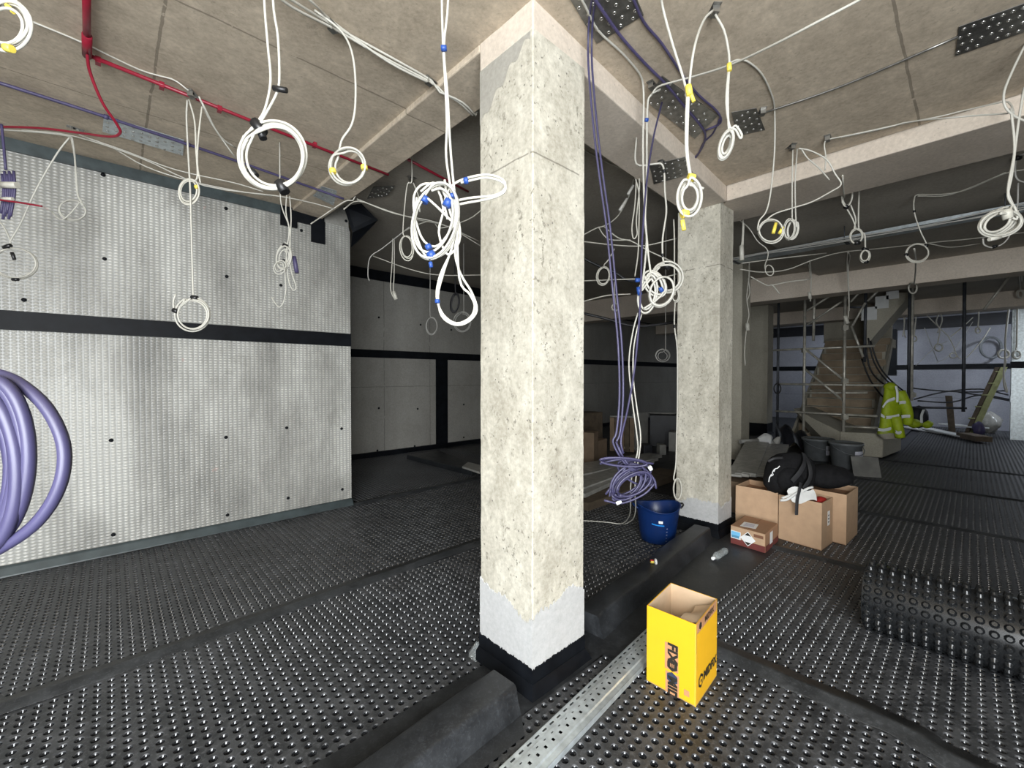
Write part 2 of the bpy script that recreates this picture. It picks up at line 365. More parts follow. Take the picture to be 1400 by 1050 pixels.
put('base_tape', MB().hexa([(-2.7, YW - 0.09, 0.0), (2.13, YW - 0.09, 0.0), (2.13, YW - 0.01, 0), (-2.7, YW - 0.01, 0)], [(-2.7, YW - 0.045, 0.08), (2.13, YW - 0.045, 0.08), (2.13, YW - 0.01, 0.08), (-2.7, YW - 0.01, 0.08)]), 'upstand_tape', wl, bevel=0.015)
# black folded tape flag at the wall's top corner
cf = MB()
for (a, b, c, d) in (((470, 282, 4.85), (494, 278, 4.95), (517, 301, 5.0), (482, 318, 4.9)), ((482, 318, 4.92), (517, 301, 5.02), (490, 330, 5.15), (480, 338, 5.1))):
    p = [at(*q) for q in (a, b, c, d)]; n_ = np.cross(p[1] - p[0], p[2] - p[0]); n_ /= np.linalg.norm(n_)
    k = poly(p, 0.006, n_); cf.add(np.concatenate(k.v), k.f)
put('tape_flap', cf, 'black_band', wl)
struct('wall_return', MB().box((1.87, YW + 0.25, -0.03), (2.115, 8.2, TOP)), 'back_concrete')
YB = 7.93
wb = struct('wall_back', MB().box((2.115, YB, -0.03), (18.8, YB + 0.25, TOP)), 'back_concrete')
put('joint_band', MB().box((2.13, YB - 0.02, 1.92), (18.7, YB - 0.003, 2.07)), 'black_band', wb)
for x in (5.28, 6.62, 9.6):
    put('joint_band', MB().box((x - 0.14, YB - 0.022, 0.0 if x < 6 else 1.95), (x + 0.16, YB - 0.004, 1.95 if x < 6 else 3.6)), 'black_band', wb)
put('top_strip', MB().box((2.13, YB - 0.03, 3.42), (18.7, YB - 0.004, 3.62)), 'black_band', wb)
put('base_tape', MB().box((2.13, YB - 0.06, -0.01), (18.7, YB - 0.004, 0.09)), 'black_band', wb)
for px, py in ((518, 371), (518, 434), (575, 444), (617, 451), (571, 381), (518, 558), (571, 559), (516, 616), (567, 610), (634, 553), (634, 598)):
    q = pl(px, py, 1, YB - 0.003); o = bpy.data.objects.new('fixing_plug', plug_me); COL.objects.link(o); o.parent = wb; o.location = Vector(q - WL[wb.name]); o.scale = (1.3, 1, 1.3)
XF = 18.75
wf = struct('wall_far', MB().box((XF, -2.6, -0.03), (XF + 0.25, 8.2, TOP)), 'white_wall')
put('joint_band', MB().box((XF - 0.02, -2.3, 1.78), (XF - 0.003, 7.9, 1.93)), 'black_band', wf)
put('top_strip', MB().box((XF - 0.02, -2.3, 3.05), (XF - 0.003, 7.9, 3.4)), 'dark_sheet', wf)
q = pl(1219, 480, 0, XF); put('joint_band', MB().box((XF - 0.024, q[1] - 0.13, 1.6), (XF - 0.004, q[1] + 0.13, 3.1)), 'black_band', wf)
struct('wall_right', MB().box((OPU, OPY - .3, -0.03), (19.0, OPY, TOP)), 'back_concrete')  # unseen wall, its near end set to narrow the daylight opening
struct('wall_front', MB().box((OPX - .3, OPV, -0.03), (OPX, 8.2, TOP)), 'back_concrete')  # unseen wall added behind the viewpoint to narrow the daylight

# columns
def column(x, y, sx, sy, top, label, grey=0.44, wrap=0.12, seed=1, mat='column_concrete', joints=()):
    t = thing('concrete_column', (x + sx / 2, y + sy / 2, 0), label, 'column')
    b = 0.005; rg = np.random.default_rng(seed)
    ring = [(x + b, y), (x + sx - b, y), (x + sx, y + b), (x + sx, y + sy - b), (x + sx - b, y + sy), (x + b, y + sy), (x, y + sy - b), (x, y + b)]
    zs = np.linspace(0, top, 40); P = np.array([[(px + rg.normal(0, 0.0009), py + rg.normal(0, 0.0009), z) for px, py in ring + ring[:1]] for z in zs]); P[:, -1] = P[:, 0]
    body = MB().grid(P, False); body.f = [f[::-1] for f in body.f]
    put('shaft', body, mat, t)
    def skirt(e, z0, ztops, nm, m_, lb=None):
        mb = MB(); pts = [(x - e, y + sy + e), (x - e, y - e), (x + sx + e, y - e), (x + sx + e, y + sy + e), (x - e, y + sy + e)]
        seq = []
        for (ax, ay), (bx, by) in zip(pts[:-1], pts[1:]):
            for k in np.linspace(0, 1, 64, endpoint=False): seq.append((ax + (bx - ax) * k, ay + (by - ay) * k))
        seq.append(pts[-1]); zt = ztops(len(seq)); zt[-1] = zt[0]
        rows = [[(px, py, z0) for px, py in seq], [(px, py, z) for (px, py), z in zip(seq, zt)], [(px + (x + sx / 2 - px) * 0.03, py + (y + sy / 2 - py) * 0.03, z + 0.001) for (px, py), z in zip(seq, zt)]]
        mb.grid(rows, False); mb.f = [f[::-1] for f in mb.f]; put(nm, mb, m_, t, label=lb)
    def wob(base, amp, fine):
        def f(n):
            k = np.arange(n); z = base + amp * np.sin(k * 0.065 + seed) + amp * 0.5 * np.sin(k * 0.167 + seed * 2) + rg.normal(0, fine, n); return z
        return f
    if grey: skirt(0.0025, 0.05, wob(grey, 0.03, 0.008), 'grey_coating', 'grey_coating', 'smooth grey coating at the foot')
    skirt(0.006, 0.0, wob(wrap, 0.0, 0.003), 'base_membrane', 'black_band', 'black membrane collar')
    up = MB(); e = 0.035
    up.hexa([(x - e, y - e, 0), (x + sx + e, y - e, 0), (x + sx + e, y + sy + e, 0), (x - e, y + sy + e, 0)], [(x - 0.008, y - 0.008, 0.062), (x + sx + 0.008, y - 0.008, 0.062), (x + sx + 0.008, y + sy + 0.008, 0.062), (x - 0.008, y + sy + 0.008, 0.062)])
    put('base_fillet', up, 'black_band', t)
    return t
c1 = column(1.478, 1.438, 0.40, 0.40, 3.197, 'nearest square concrete column, pale cream with grey foot', 0.40, 0.135, 1)
pt = MB(); zz = []                                            # darker patch repair under the soffit of the near face
ys = np.linspace(1.455, 1.835, 24)
rows = [[(1.4755, y_, 3.192 - 0.05 * (1 - (y_ - 1.44) / .4) * 0) for y_ in ys], [(1.4755, y_, 3.17 - 0.27 * ((y_ - 1.44) / 0.4) ** 1.3 + 0.02 * math.sin(y_ * 60)) for y_ in ys]]
pt.grid(rows, False); put('repair_patch', pt, 'patch_mortar', c1, label='grey mortar patch near the top')
column(4.25, 1.655, 0.33, 0.42, 3.22, 'second square concrete column beside the brown boxes', 0.31, 0.13, 5)
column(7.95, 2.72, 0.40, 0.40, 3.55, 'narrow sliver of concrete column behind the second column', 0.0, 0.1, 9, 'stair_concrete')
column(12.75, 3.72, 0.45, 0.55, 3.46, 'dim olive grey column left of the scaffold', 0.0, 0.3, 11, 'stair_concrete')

# ================================================================== FLOOR MEMBRANE SHEETS
def pits(name, x0, x1, y0, y1, label, fine=True, pitch=0.05, cut=None):
    nx, ny = int((x1 - x0) / pitch), int((y1 - y0) / pitch)
    px = (x1 - x0) / nx; py = (y1 - y0) / ny; ns = 10 if fine else 8
    a = np.linspace(0, 2 * math.pi, ns, endpoint=False) + math.pi / ns
    circ = lambda r, z: np.stack([r * np.cos(a), r * np.sin(a), np.full(ns, z)], 1)
    cor = np.array([(px / 2, py / 2, 0), (-px / 2, py / 2, 0), (-px / 2, -py / 2, 0), (px / 2, -py / 2, 0)])
    V = [cor, circ(0.0176 if fine else 0.0168, 0)]; F_ = []
    # flat web: fan from each corner to the rim of the pit
    q = np.floor(((a - 0) % (2 * math.pi)) / (math.pi / 2)).astype(int)
    for j in range(ns):
        k = (j + 1) % ns; F_.append((4 + j, 4 + k, q[j]) if q[j] == q[k] else (4 + j, 4 + k, q[k]))
        if q[j] != q[k]: F_.append((4 + j, q[k], q[j]))
    F_ = [f[::-1] for f in F_]; nf = len(F_)
    rings = [circ(0.0176, 0), circ(0.0162, -0.0020), circ(0.0082, -0.0225)] if fine else [circ(0.0168, 0), circ(0.0084, -0.0215)]
    o = 4 + ns
    for i in range(len(rings) - 1):
        for j in range(ns): F_.append((o + i * ns + j, o + i * ns + (j + 1) % ns, o + (i + 1) * ns + (j + 1) % ns, o + (i + 1) * ns + j))
    F_ = [f if i < nf else f[::-1] for i, f in enumerate(F_)]
    F_.append(tuple(o + len(rings) * ns + j for j in range(ns)))
    V = np.concatenate(V + rings + rings[-1:]); nv = len(V)
    cx = x0 + px * (np.arange(nx) + 0.5); cy = y0 + py * (np.arange(ny) + 0.5); gx, gy = np.meshgrid(cx, cy); C_ = np.stack([gx.ravel(), gy.ravel(), np.zeros(gx.size)], 1)
    if cut is not None: C_ = C_[~cut(C_[:, 0], C_[:, 1])]
    n = len(C_); A = (V[None] + C_[:, None]).reshape(-1, 3)
    A[:, 2] += 0.0025 * np.sin(A[:, 0] * 5.1) * np.cos(A[:, 1] * 4.3)
    A[:, 2] = np.minimum(A[:, 2], 0.002)
    tot = np.array([len(f) for f in F_]); idx = np.concatenate([np.array(f) for f in F_])
    I = (idx[None] + (np.arange(n) * nv)[:, None]).ravel(); T = np.tile(tot, n); S = np.concatenate([[0], np.cumsum(T)[:-1]])
    off = np.array([(x0 + x1) / 2, (y0 + y1) / 2, -0.02])
    me = bpy.data.meshes.new(name); me.vertices.add(len(A)); me.vertices.foreach_set('co', (A - off).ravel())
    me.loops.add(len(I)); me.loops.foreach_set('vertex_index', I.astype(np.int32)); me.polygons.add(len(T)); me.polygons.foreach_set('loop_start', S.astype(np.int32))
    sm = np.tile(np.array([0] * nf + [1] * (len(F_) - nf - 1) + [0], bool), n); me.polygons.foreach_set('use_smooth', sm)
    me.update(calc_edges=True); me.materials.append(MATS['membrane'])
    ob = bpy.data.objects.new(name, me); COL.objects.link(ob); ob.location = off; WL[ob.name] = off
    return tag(ob, label, 'membrane')
G1 = 'black cavity drain sheets on the floor'
for a in (('floor_membrane', -1.3, 5.3, 1.76, 3.06, 'black dimpled floor sheet in front of left kerb and nearest column', True),
          ('floor_membrane', -1.6, 6.4, 3.16, 5.06, 'black dimpled floor sheet along the foot of the dimpled wall', True),
          ('floor_membrane', 2.2, 7.0, 5.16, 7.85, 'dark dimpled floor sheet in the recess before the back wall', False),
          ('floor_membrane', -0.4, 2.45, -1.3, 1.385, 'black dimpled floor sheet under the yellow box', True),
          ('floor_membrane', 2.55, 4.35, -1.4, 1.20, 'black dimpled floor sheet under the membrane roll', True),
          ('floor_membrane', 4.45, 6.22, -1.4, 1.50, 'dark ribbed floor sheet under the large brown boxes', False),
          ('floor_membrane', 6.32, 8.25, -1.5, 1.70, 'dark ribbed floor sheet, second beyond the brown boxes', False),
          ('floor_membrane', 8.35, 10.40, -1.6, 1.70, 'dark ribbed floor sheet beside the grey stair plinth', False),
          ('floor_membrane', 10.50, 18.6, -1.6, 1.00, 'farthest dark ribbed floor sheet before the white boards', False)):
    o = pits(*a); o['group'] = G1
def strip(pts, wdt, label, z=0.006, mat='joint_tape', name='joint_tape'):
    """tape lying along a slightly wandering line"""
    P = spline(pts, 10); t = np.gradient(P, axis=0); t /= np.linalg.norm(t, axis=1)[:, None]; nrm = np.stack([-t[:, 1], t[:, 0], 0 * t[:, 0]], 1)
    k = np.arange(len(P)); wv = wdt / 2 * (1 + 0.06 * np.sin(k * 0.9))
    prof = [(-1.0, 0.001), (-0.96, z * 0.8), (-0.3, z), (-0.12, z + 0.010), (0.18, z + 0.011), (0.34, z), (0.96, z * 0.8), (1.0, 0.001)]
    R = np.array([[P[i] + nrm[i] * wv[i] * a + np.array([0, 0, b + 0.001 * math.sin(i * 1.7 + a * 5)]) for a, b in prof] for i in range(len(P))])
    mb = MB().grid(R, True); mb.f = [f[::-1] for f in mb.f]
    return put(name, mb, mat, None, label, 'tape', 'black tape over the sheet joints')
strip([(-1.6, 3.10, 0), (0, 3.095, 0), (1.0, 3.12, 0), (2.5, 3.14, 0), (3.9, 3.13, 0)], 0.15, 'long black joint tape crossing the left floor towards nearest column')
strip([(2.1, 5.10, 0), (3.4, 5.13, 0), (6.4, 5.1, 0)], 0.14, 'dim black joint tape at the mouth of the recess')
strip([(2.50, 1.15, 0), (2.52, 0.6, 0), (2.53, 0.2, 0), (2.47, -0.1, 0), (2.48, -1.4, 0)], 0.17, 'black joint tape between yellow box and membrane roll')
strip([(4.40, 1.25, 0), (4.42, 0.5, 0), (4.38, -1.4, 0)], 0.13, 'black joint tape along the front of the brown boxes')
strip([(6.27, 1.6, 0), (6.28, 0.5, 0), (6.26, -1.5, 0)], 0.12, 'black joint tape just beyond the brown boxes')
strip([(8.30, 1.7, 0), (8.3, 0.5, 0), (8.28, -1.6, 0)], 0.12, 'black joint tape near the white cardboard sheet')
strip([(10.45, 1.2, 0), (10.45, 0, 0), (10.45, -1.6, 0)], 0.12, 'farthest black joint tape beside the stair plinth')
# flat membrane strips either side of the kerbs
put('flat_membrane', MB().grid([[(x, y, 0.004 + 0.002 * math.sin(x * 9 + y * 20)) for y in (1.30 if x < 1.35 else (1.385 if x < 2.0 else 1.18), 1.45, 1.6, 1.72, 1.775)] for x in np.linspace(-0.6, 5.0, 90)][::-1]), 'membrane_flat', None, 'flat black membrane strip under the kerbs and column', 'membrane')
put('flat_membrane', MB().grid([[(x, y, 0.0005) for y in (1.2, 2.2, 7.9)] for x in np.linspace(5.3, 18.7, 20)][::-1]), 'membrane_flat', None, 'flat dark membrane covering the floor far behind the columns', 'membrane')
put('flat_membrane', MB().grid([[(x, y, 0.0005) for y in (-2.3, 0, 1.3)] for x in np.linspace(18.55, 18.7, 3)][::-1]), 'membrane_flat', None, 'narrow flat membrane strip at the foot of far lit wall', 'membrane')
def kerb(a, b, label, wd=0.155, h=0.125, slope=0.035):
    """membrane-wrapped kerb from (x,y) right edge a to b, rounded"""
    a, b = np.array([*a, 0.0]), np.array([*b, 0.0]); d = (b - a) / np.linalg.norm(b - a); nn = np.array([-d[1], d[0], 0]); L = np.linalg.norm(b - a)
    prof = [(-slope, 0), (-0.012, h * 0.45), (-0.003, h * 0.88), (0.004, h * 0.97), (0.014, h), (wd - 0.016, h), (wd - 0.005, h * 0.97), (wd, h * 0.88), (wd + 0.004, 0)]
    rows = [[a + d * s_ + nn * (q + 0.004 * math.sin(s_ * 7 + q * 30)) + np.array([0, 0, z + (0.004 * math.sin(s_ * 5.0) if z > 0.03 else 0)]) for q, z in prof] for s_ in np.linspace(0, L, 28)]
    mb = MB().grid(rows, True); k = len(prof)
    for i in (0, 27): mb.add(rows[i], [tuple(range(k)) if i == 0 else tuple(range(k))[::-1]])
    mb.f = [f[::-1] for f in mb.f]
    return put('membrane_kerb', mb, 'membrane_flat', None, label, 'kerb', 'black kerbs wrapped in membrane')
kerb((-0.3, 1.335), (1.352, 1.425), 'black membrane wrapped kerb running into the left of nearest column')
kerb((2.10, 1.50), (4.13, 1.675), 'black membrane wrapped kerb between the two big columns')

# ================================================================== NEAR OBJECTS ON THE FLOOR
# ---- yellow carton
def yellow_box():
    L, Fc, Rr = np.array([1.979, 1.115, 0.002]), np.array([1.985, 0.866, 0.002]), np.array([2.275, 0.886, 0.002])
    B = L + Rr - Fc; H = 0.39; Z = np.array([0, 0, 1.0]); t = thing('cardboard_box', (L + Rr) / 2, 'open yellow carton with black print on the near floor', 'box')
    ex = (Rr - Fc) / np.linalg.norm(Rr - Fc); ey = (L - Fc) / np.linalg.norm(L - Fc); ctr = (L + Rr) / 2; th = 0.004
    def wall(a, b, h0, h1, nm, lab=None):        # outer panel
        n_ = np.cross(b - a, Z); n_ /= np.linalg.norm(n_)
        if n_ @ (ctr - a) > 0: n_ = -n_
        mb = MB().hexa([a, b, b - n_ * th, a - n_ * th], [a + Z * h0, b + Z * h1, b - n_ * th + Z * h1, a - n_ * th + Z * h0])
        o = put(nm, mb, 'box_yellow', t, label=lab)
        i_ = MB().hexa([a - n_ * (th + .0004), b - n_ * (th + .0004), b - n_ * (th + .001), a - n_ * (th + .001)], [a - n_ * (th + .0004) + Z * (h0 - .0005), b - n_ * (th + .0004) + Z * (h1 - .0005), b - n_ * (th + .001) + Z * (h1 - .0005), a - n_ * (th + .001) + Z * (h0 - .0005)])
        put('lining', i_, 'kraft_inside', o); return o, n_
    fl_, nl = wall(L, Fc, H - 0.003, H, 'side_panel')
    fr_, nr = wall(Fc, Rr, H, H + 0.012, 'side_panel')
    wall(Rr, B, H + 0.012, H + 0.01, 'side_panel'); wall(B, L, H + 0.01, H - 0.003, 'side_panel')
    put('base_panel', MB().hexa([L, Fc, Rr, B], [L + Z * .005, Fc + Z * .005, Rr + Z * .005, B + Z * .005]), 'kraft_inside', t)
    # crumpled kraft flaps folded inside
    P = np.array([[L + (Fc - L) * u + (B - L) * v + Z * (0.235 + 0.10 * v * u + 0.018 * math.sin(u * 9 + v * 4) + 0.014 * math.sin(v * 11)) for u in np.linspace(.06, .94, 10)] for v in np.linspace(.06, .94, 10)])
    put('packing_paper', MB().grid(P, True), 'dirty_board', t, label='crumpled grey paper inside')
    P = np.array([[Fc + ex * (.03 + .22 * u) + ey * (.006 + .09 * v) + Z * (.385 - .035 * v + .02 * math.sin(u * 6) * v) for u in np.linspace(0, 1, 8)] for v in np.linspace(0, 1, 5)])
    put('inner_flap', MB().grid(P), 'kraft_inside', t)
    # parcel tape along the left face
    mid = (L + Fc) / 2 - ey * 0.01; q = MB(); w_ = 0.034
    for z0, z1, kk in ((0.0, 0.105, 0.0), (0.115, 0.245, 0.004)):
        c = mid + ey * kk; k = poly([c - ey * w_ + Z * z0, c + ey * w_ + Z * z0, c + ey * w_ + Z * z1, c - ey * w_ + Z * z1], 0.0008, nl); tp = put('parcel_tape', k, 'kraft_tape', fl_, label='brown printed parcel tape')
    def hexa(c, r, X, Y, n_, mat, par, squash=1.0):
        k = poly([c + X * r * math.cos(a) * squash + Y * r * math.sin(a) for a in [math.pi / 6 + i * math.pi / 3 for i in range(6)]], 0.0006, n_); return put('logo', k, mat, par)
    # tape lettering reads downwards
    text('lettering', 'FIX', 0.066, mid + Z * 0.204 + nl * 0.0012, -Z, -ey if np.cross(-Z, -ey) @ nl > 0 else ey, 'print_black', fl_, 0.003)
    c = mid + Z * 0.142 + nl * 0.0009; hexa(c, 0.029, -ey, Z, nl, 'print_black', fl_)
    for s_ in (-1, 0, 1): put('logo_bar', poly([c + nl * 0.0008 + ey * (s_ * 0.008 - 0.0016) + Z * a for a in (-0.009 - abs(s_) * -0.002, 0.009)] + [c + nl * 0.0008 + ey * (s_ * 0.008 + 0.0016) + Z * a for a in (0.009, -0.009)], 0.0004, nl), 'kraft_tape', fl_)
    c = mid + Z * 0.080 + nl * 0.0009; hexa(c, 0.030, -ey, Z, nl, 'print_navy', fl_)
    text('lettering', 'MID', 0.062, mid + Z * 0.034 + nl * 0.0012, -Z, -ey if np.cross(-Z, -ey) @ nl > 0 else ey, 'print_black', fl_, 0.003)
    # print on the right face
    up_ = Z + ex * 0.0
    text('lettering', 'MIDFIX', 0.056, Fc + ex * 0.188 + Z * 0.098 + nr * 0.0012, ex, Z, 'print_black', fr_, 0.0026)
    c = Fc + ex * 0.062 + Z * 0.096 + nr * 0.0009; hexa(c, 0.034, ex, Z, nr, 'print_black', fr_); hexa(c + nr * 0.0008, 0.021, ex, Z, nr, 'box_yellow', fr_); hexa(c + nr * 0.0016, 0.009, ex, Z, nr, 'print_black', fr_)
    tpz = MB().hexa([Fc + ex * .01 + nr * .0008 + Z * (H - .05), Rr - ex * .01 + nr * .0008 + Z * (H - .04), Rr - ex * .01 + Z * (H - .04), Fc + ex * .01 + Z * (H - .05)], [Fc + ex * .01 + nr * .0008 + Z * (H + .0), Rr - ex * .01 + nr * .0008 + Z * (H + .013), Rr - ex * .01 + Z * (H + .013), Fc + ex * .01 + Z * (H + 0)])
    put('parcel_tape', tpz, 'kraft_tape', fr_); text('lettering', 'MIDFIX', 0.040, Fc + ex * 0.17 + Z * (H - 0.018) + nr * 0.0016, ex + Z * .04, Z, 'print_black', fr_, 0.001)
    c = Fc + ex * 0.05 + Z * (H - 0.024) + nr * 0.0012; hexa(c, 0.018, ex, Z, nr, 'print_black', fr_)
    sq = Fc + ey * 0.03 + Z * 0.03 + nl * 0.0005; put('print_mark', poly([sq, sq + ey * 0.026, sq + ey * 0.026 + Z * 0.028, sq + Z * 0.028], 0.0005, nl), 'kraft_tape', fl_)
    sl = Fc + Z * 0.25; put('slit', poly([sl + nr * 0.0003 + ex * 0.001, sl + nr * 0.0003 + ex * 0.003, sl + nr * 0.0003 + ex * 0.003 + Z * 0.14, sl + nr * 0.0003 + ex * 0.001 + Z * 0.14], 0.0005, nr), 'print_brown', fr_)
yellow_box()

# ---- slotted steel channel lying on the floor
def channel():
    a, b = np.array([0.62, 1.205]), np.array([2.50, 1.335]); d = (b - a) / np.linalg.norm(b - a); nn = np.array([d[1], -d[0]]); L = np.linalg.norm(b - a); W = 0.135
    t = thing('steel_channel', (*((a + b) / 2), 0), 'galvanised slotted steel channel lying beside the kerb', 'channel')
    def pt(s_, q, z): p = a + d * s_ + nn * q; return (p[0], p[1], z)
    rows = [0, 0.012, 0.020, 0.034, 0.038, 0.050, 0.055, 0.066, 0.071, 0.085, 0.090, 0.105, 0.110, 0.122, W]
    zr = [0.030, 0.030, 0.030, 0.030, 0.036, 0.036, 0.036, 0.036, 0.036, 0.036, 0.036, 0.036, 0.030, 0.030, 0.030]
    holes = {1: (0.045, 0.40), 5: (0.05, 0.45), 9: (0.05, 0.45)}; ns = int(L / 0.0125); mb = MB(); V = np.array([[pt(i * L / ns, q, z) for q, z in zip(rows, zr)] for i in range(ns + 1)]); c = len(rows)
    F_ = []
    for i in range(ns):
        for j in range(c - 1):
            if j == 1 and i % 4 in (1, 2) or j == 5 and i % 4 == 2 or j == 8 and i % 4 == 0: continue
            F_.append((i * c + j, (i + 1) * c + j, (i + 1) * c + j + 1, i * c + j + 1))
    mb.add(V.reshape(-1, 3), [f[::-1] for f in F_]); put('web', mb, 'galvanised', t)
    for q in (0.0, W):
        e = MB().hexa([pt(0, q - .001, 0.003), pt(L, q - .001, .003), pt(L, q + .001, .003), pt(0, q + .001, .003)], [pt(0, q - .001, 0.030), pt(L, q - .001, .030), pt(L, q + .001, .030), pt(0, q + .001, .030)]); e.f = [f[::-1] for f in e.f]
        put('flange', e, 'galvanised', t)
channel()

# ---- membrane roll
def roll():
    cx, cz, R, y1, y0 = 3.42, 0.205, 0.19, 0.435, -1.45
    t = thing('membrane_roll', (cx, (y0 + y1) / 2, 0), 'thick roll of black studded membrane lying at the right edge', 'roll')
    mb = MB(); n = 40; ang = np.linspace(0, 2 * math.pi, n + 1)
    mb.grid([[(cx + R * math.cos(a), y, cz + R * math.sin(a)) for a in ang] for y in np.linspace(y1, y0, 12)])
    sp = np.linspace(0, 2 * math.pi * 5, 160)                # spiral end
    rr = np.linspace(0.03, R, 160)
    put('sheet', mb, 'roll_membrane', t)
    e = MB(); e.grid([[(cx + r_ * math.cos(s_), y, cz + r_ * math.sin(s_)) for s_, r_ in zip(sp, rr)] for y in (y1, y0)]); put('spiral_edge', e, 'roll_membrane', t)
    st = MB(); na = 25; ny = int((y1 - y0) / 0.05)
    for i in range(na):
        a = 2 * math.pi * (i + 0.5) / na; nrm = np.array([math.cos(a), 0, math.sin(a)]); tg = np.array([-math.sin(a), 0, math.cos(a)]); yy = np.array([0, 1.0, 0])
        for j in range(ny):
            c = np.array([cx, y1 - 0.025 - j * 0.05, cz]) + nrm * R; V = []
            for r, h in ((0.020, 0.0), (0.0165, 0.003), (0.0125, 0.019), (0.0105, 0.0205)):
                V += [c + nrm * h + tg * r * math.cos(q) + yy * r * math.sin(q) for q in np.linspace(0, 2 * math.pi, 10, endpoint=False)]
            st.add(V, [(k * 10 + q, (k + 1) * 10 + q, (k + 1) * 10 + (q + 1) % 10, k * 10 + (q + 1) % 10) for k in range(3) for q in range(10)], True)
            st.f.append(tuple(st.n - 10 + q for q in range(10))[::-1]); st.sm.append(False)
    put('studs', st, 'roll_membrane', t, kind='stuff')
roll()

# ---- cartons by the second column
def carton(name, L, Fc, Rr, H, label, mat='kraft', open_top=False, seam=None):
    L, Fc, Rr = (np.array([*p, 0.002]) for p in (L, Fc, Rr)); B = L + Rr - Fc; Z = np.array([0, 0, 1.0])
    t = thing(name, (L + Rr) / 2, label, 'box', 'brown cardboard boxes beside the second column')
    if open_top:
        ctr = (L + Rr) / 2
        for a, b in ((L, Fc), (Fc, Rr), (Rr, B), (B, L)):
            n_ = np.cross(b - a, Z); n_ /= np.linalg.norm(n_); n_ = n_ if n_ @ (a - ctr) > 0 else -n_
            put('side_panel', MB().hexa([a, b, b - n_ * .006, a - n_ * .006], [a + Z * H, b + Z * H, b - n_ * .006 + Z * H, a - n_ * .006 + Z * H]), mat, t)
        put('base_panel', MB().hexa([L, Fc, Rr, B], [p + Z * 0.006 for p in (L, Fc, Rr, B)]), 'kraft_brown', t)
        sag = MB(); sag.grid([[L + (Fc - L) * u + (B - L) * v + Z * (H - 0.05 - 0.03 * math.sin(u * 3) * math.sin(v * 3)) for u in np.linspace(0.02, .98, 7)] for v in np.linspace(.02, .98, 7)]); put('top_flap', sag, 'kraft_brown', t)
    else:
        o = put('carton_body', MB().hexa([L, Fc, Rr, B], [p + Z * H for p in (L, Fc, Rr, B)]), mat, t, bevel=0.006)
        ex = (Rr - Fc); m1, m2 = (L + Fc) / 2, (B + Rr) / 2
        s_ = 0.002 * (Fc - L) / np.linalg.norm(Fc - L)
        put('flap_gap', MB().hexa([m1 - s_ + Z * (H - .001), m1 + s_ + Z * (H - .001), m2 + s_ + Z * (H - .001), m2 - s_ + Z * (H - .001)], [m1 - s_ + Z * (H + .001), m1 + s_ + Z * (H + .001), m2 + s_ + Z * (H + .001), m2 - s_ + Z * (H + .001)]), 'print_brown', t)
    return t, L, Fc, Rr, H
carton('cardboard_box', (4.66, 1.64), (4.655, 1.258), (5.02, 1.25), 0.44, 'large plain brown carton behind the small labelled box', open_top=True)
tB, L, Fc, Rr, H = carton('cardboard_box', (4.648, 1.248), (4.60, 0.90), (4.905, 0.875), 0.425, 'large brown carton under the backpack with a white side label', open_top=True)
Z = np.array([0, 0, 1.0]); ex = (Rr - Fc) / np.linalg.norm(Rr - Fc); nr = np.cross(ex, Z)
c = Fc + ex * 0.19 + Z * 0.25; put('paper_label', poly([c + ex * -.03 + Z * -.06, c + ex * .03 + Z * -.06, c + ex * .03 + Z * .07, c + ex * -.03 + Z * .07], .001, nr), 'label_white', tB)
for k in (-.03, 0.0, .03): put('print_mark', poly([c + nr * .001 + ex * -.02 + Z * (k - .006), c + nr * .001 + ex * .012 + Z * (k - .006), c + nr * .001 + ex * .012 + Z * (k + .006), c + nr * .001 + ex * -.02 + Z * (k + .006)], .0006, nr), 'print_black', tB)
carton('cardboard_box', (4.96, 1.20), (4.915, 0.775), (5.36, 0.757), 0.465, 'tall plain brown carton at the right of the group', open_top=True)
tS, L, Fc, Rr, H = carton('cardboard_box', (4.203, 1.521), (4.174, 1.222), (4.572, 1.231), 0.168, 'small brown carton with diamond and blue labels, at column foot', 'kraft_brown')
ex = (Rr - Fc) / np.linalg.norm(Rr - Fc); ey = (Fc - L) / np.linalg.norm(Fc - L); nl = np.cross(ey, Z); nr = np.cross(ex, Z)
def stick(nm, c, X, Y, n_, x0, x1, y0, y1, mat, par, lift=.001): return put(nm, poly([c + n_ * lift + X * a + Y * b for a, b in ((x0, y0), (x1, y0), (x1, y1), (x0, y1))], .0008, n_), mat, par)
stick('printed_panel', L, ey, Z, nl, .004, .298, .06, .165, 'kraft', tS); stick('printed_band', L, ey, Z, nl, .002, .30, .003, .058, 'maroon_print', tS); stick('printed_band', Fc, ex, Z, nr, .004, .395, .003, .058, 'maroon_print', tS)
stick('paper_label', L, ey, Z, nl, .004, .092, .055, .125, 'label_white', tS, .002); stick('label_print', L, ey, Z, nl, .008, .088, .085, .12, 'label_blue', tS, .003); stick('label_print', L, ey, Z, nl, .010, .080, .062, .085, 'label_dark_blue', tS, .003)
c = L + ey * .155 + Z * .083
for r, z_, m_ in ((.066, .002, 'label_white'),): put('hazard_diamond', poly([c + nl * z_ + ey * a * r + Z * b * r for a, b in ((0, -1), (1, 0), (0, 1), (-1, 0))], .0008, nl), m_, tS, label='white hazard diamond')
for s_ in (1, -1): put('diamond_tip', poly([c + nl * .003 + Z * s_ * .058, c + nl * .003 + ey * -.028 * s_ + Z * s_ * .030, c + nl * .003 + ey * .028 * s_ + Z * s_ * .030], .0008, nl), 'print_black', tS)
stick('print_mark', L, ey, Z, nl, .205, .285, .118, .145, 'print_brown', tS, .002)
stick('paper_label', Fc, ex, Z, nr, .13, .21, .045, .15, 'label_white', tS, .002)
c = (L + Rr) / 2 + Z * (H + .001) - ex * .07 + ey * -.02
